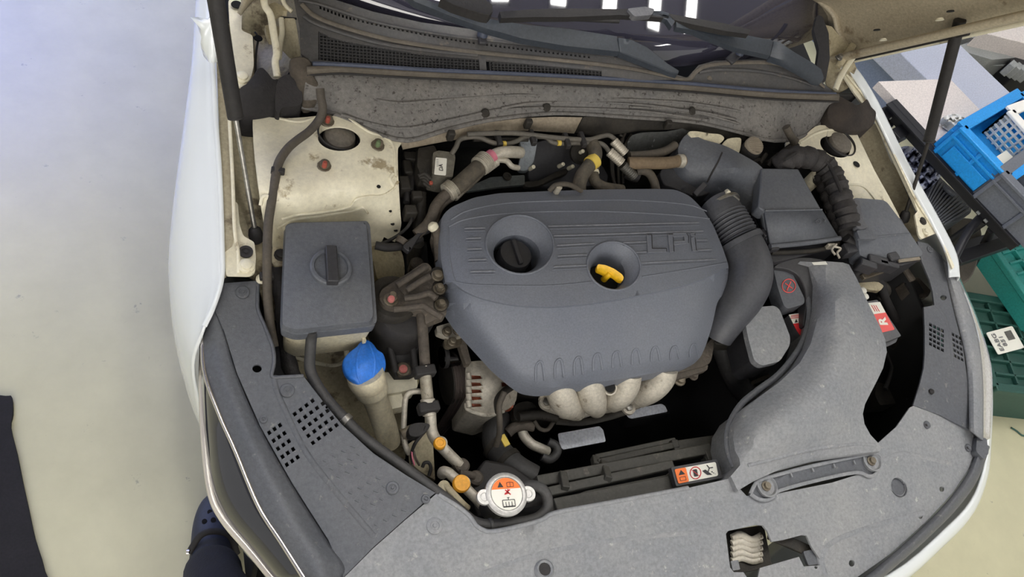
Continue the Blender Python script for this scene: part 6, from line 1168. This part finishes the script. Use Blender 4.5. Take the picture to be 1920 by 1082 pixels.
cB, B_2, *_ = crate('storage_crate', 'grey open plastic crate at the right edge, beside the blue crate', 'crate', (1880, 323), TZ_ + .001, (.26, .36, .11), angT + .02, CGREY)
bar('cross_wall', CGREY, B_2(.02, .12, .05), B_2(.24, .12, .05), .01, .09, cB)
gb = T('ribbed_basket', 'grey ribbed plastic basket lid with a handle slot, below the table edge', 'basket')
RBK = RC([(1728, 376), (1758, 328), (1820, 386), (1822, 398), (1800, 414), (1764, 420)], 8)
sheet('lid', CGREY, RBK, .40, .16, parent=gb, bev=.006)
for k in range(13):
    a = np.array((1732, 374)) + np.array((36, 44)) * k / 12; b = np.array((1758, 334)) + np.array((62, 58)) * k / 12
    bar('rib', CGREY, (*(a + (4, 2)), .405), (*(b - (2, 0)), .405), .006, .010, gb, bev=.001)
sheet('handle_slot', VOID, RC([(1768, 348), (1778, 346), (1792, 362), (1784, 368)], 4), .411, .004, parent=gb)
tube('handle', CGREY, [(1772, 350, .415), (1780, 358, .42), (1788, 364, .415)], .010, gb)
pb = T('plastic_bag', 'crumpled bluish translucent plastic bag beside the grey ribbed basket', 'bag')
random.seed(3)
pz = lambda u, v: .44 + .05 * math.sin(u * .23) * math.sin(v * .31) + .03 * math.sin(u * .6 + v * .4)
sheet('bag', BAG, SM([(1686, 282), (1704, 274), (1736, 284), (1758, 312), (1764, 330), (1742, 352), (1724, 344), (1704, 330)], 3), pz, .12, parent=pb, step=5, bev=0)
pb2 = T('plastic_wrap', 'small crumpled white wrap on the table top beside the blue crate', 'wrap')
sheet('wrap', CWHT, SM([(1768, 220), (1784, 214), (1802, 216), (1818, 232), (1806, 240), (1782, 232)], 3), lambda u, v: TZ_ + .03 + .015 * math.sin(u * .5) * math.sin(v * .6), .028, parent=pb2, step=4)
# green crates on the floor
def floor_crate(label, o, ang, L_, W__, H_, mat, z0=0):
    t = T('storage_crate', label, 'crate', 'green crates on the floor'); c, q = math.cos(ang), math.sin(ang); ex = V((c, q, 0)); ey = V((-q, c, 0)); o = V((o.x, o.y, z0))
    B = lambda a, b, h: o + ex * a + ey * b + V((0, 0, h))
    bar('lid_plate', mat, B(0, W__ / 2, H_ - .02), B(L_, W__ / 2, H_ - .02), W__, .012, t)
    for p, r_ in (((0, 0), (L_, 0)), ((0, W__), (L_, W__)), ((0, 0), (0, W__)), ((L_, 0), (L_, W__))):
        bar('side_wall', mat, B(*p, H_ / 2), B(*r_, H_ / 2), .015, H_, t); bar('rim', mat, B(*p, H_ - .01), B(*r_, H_ - .01), .03, .022, t, bev=.004)
    for i in range(1, 7): bar('lid_rib', mat, B(L_ * i / 7, .02, H_ - .008), B(L_ * i / 7, W__ - .02, H_ - .008), .008, .018, t, bev=.001)
    for i in range(1, 5): bar('lid_rib', mat, B(.02, W__ * i / 5, H_ - .008), B(L_ - .02, W__ * i / 5, H_ - .008), .008, .018, t, bev=.001)
    return t, B
ga = P(1806, 552, .20); gb_ = P(1868, 724, .20); vv_ = gb_ - ga; an_ = math.atan2(vv_.y, vv_.x)
g1, G1 = floor_crate('dark green ribbed crate with a white EABG 851 sticker, on the floor', ga, an_, vv_.length, .50, .20, CGRN)
o1_ = P(1878, 482, .29); o2_ = P(1925, 549, .29); e2_ = (o2_ - o1_).normalized()
g2, G2 = floor_crate('teal ribbed crate stacked on the back of the dark green crate', o2_ - e2_ * .20, math.atan2(e2_.y, e2_.x), .30, .45, .09, CTEAL, .20)
LQ = [(1849, 624), (1898, 611), (1921, 652), (1872, 665)]
patch('sticker', LBLW, LQ, .207, g1, .002, 3)
xd = P(*bil(LQ, .2, .95), .29) - P(*bil(LQ, .2, .05), .29); xd = P(1880, 664, .21) - P(1858, 626, .21)
text('EABG', P(*bil(LQ, .22, .5), .2095), -xd, .027, INKG, g1, ext=.0006); text('851', P(*bil(LQ, .42, .5), .2095), -xd, .027, INKG, g1, ext=.0006)
for k in range(9): bar('barcode_bar', INK, (*bil(LQ, .62 + .03 * k, .15), .2095), (*bil(LQ, .62 + .03 * k, .55), .2095), .0015 + .0015 * (k % 2), .0005, g1, bev=0)
# long pale bench with its side, machine and boards behind
bn = T('long_bench', 'long pale slab bench running diagonally behind the hood strut', 'bench')
BZ = .26
b1_, b2_ = P(1684, 95, BZ), P(1905, 312, BZ); bv = (b2_ - b1_).normalized(); bnv = V((bv.y, -bv.x, 0)); 
if bnv.x < 0: bnv = -bnv
bq = [b1_ - bv * .9, b2_ + bv * 1.2]
hw_ = abs((P(1830, 112, BZ) - b1_).dot(bnv))
mesh('slab_top', [V((p.x, p.y, z)) for z in (BZ - .10, BZ) for p in (bq[0], bq[1], bq[1] + bnv * hw_, bq[0] + bnv * hw_)], [(0, 3, 2, 1), (4, 5, 6, 7), (0, 1, 5, 4), (1, 2, 6, 5), (2, 3, 7, 6), (3, 0, 4, 7)], BENCH, bn, bev=.004, smooth=False)
mesh('bench_base', [V((p.x, p.y, z)) for z in (0, BZ - .10) for p in (bq[0] + bnv * .05, bq[1] + bnv * .05, bq[1] + bnv * (hw_ - .05), bq[0] + bnv * (hw_ - .05))], [(0, 3, 2, 1), (4, 5, 6, 7), (0, 1, 5, 4), (1, 2, 6, 5), (2, 3, 7, 6), (3, 0, 4, 7)], BENCHS, bn, smooth=False)
mc = T('machine_table', 'grey segmented machine bed on brown boards at the upper right', 'machine')
for k, (q, z, h_) in enumerate([([(1796, 86), (1850, 68), (1910, 96), (1904, 108), (1860, 112), (1806, 96)], .22, .10), ([(1806, 100), (1856, 92), (1908, 108), (1896, 124), (1830, 122)], .18, .08), ([(1820, 122), (1890, 118), (1884, 132), (1836, 134)], .14, .08), ([(1790, 60), (1850, 52), (1960, 90), (1960, 110), (1900, 96)], .21, .10)]):
    sheet('bed_segment', GREYM, RC(q, 3), z, h_, parent=mc, bev=.004)
sheet('dark_handle', BFRAME, RC([(1874, 62), (1884, 58), (1914, 76), (1908, 84), (1896, 82)], 3), .27, .05, parent=mc, bev=.004)
sheet('dark_block', BFRAME, RC([(1894, 112), (1930, 96), (1970, 120), (1960, 160), (1904, 140)], 3), .22, .2, parent=mc, bev=.004)
for k in range(4): box('dark_lever', GREYM, P(1892 + k * 10, 128 + k * 4, .24), (.05, .03, .06), rz=.5, parent=mc, bev=.004)
wd_ = T('wooden_board', 'worn brown board on the floor under the grey machine bed', 'board')
sheet('board', WOOD, [(1836, 128), (1990, 110), (2080, 260), (1990, 270), (1905, 205)], .05, .05, parent=wd_, bev=.003)
tl_ = T('white_panel_stack', 'pale sheet panels stacked behind the machine bed at the top right corner', 'panel')
sheet('panel', TABLEM, [(1838, 60), (1880, 34), (1990, -10), (2100, 60), (1990, 100), (1912, 78)], .30, .28, parent=tl_, bev=.003)
ch = T('office_chair', 'dark stool seat with bent legs below the table, right of the fender', 'stool')
sheet('seat', M('dusty_seat', s(74, 70, 64), s(96, 90, 80), 14, .8), SM([(1782, 420), (1800, 408), (1830, 412), (1842, 440), (1832, 500), (1812, 530), (1794, 516), (1784, 470)], 3), .30, .06, parent=ch, step=16, bev=.01)
for a in ((1800, 430), (1828, 440), (1816, 500)): q = P(*a, .24); tube('stool_leg', BFRAME, [V((q.x, q.y, .24)), V((q.x + .01, q.y, .005))], .012, ch, n=1)
wr = T('green_wire', 'short green wire scrap on the floor at the right edge', 'wire')
tube('wire', CGRN, [(1896, 802, .004), (1906, 808, .004), (1916, 816, .004), (1926, 818, .004)], .003, wr)
finish()
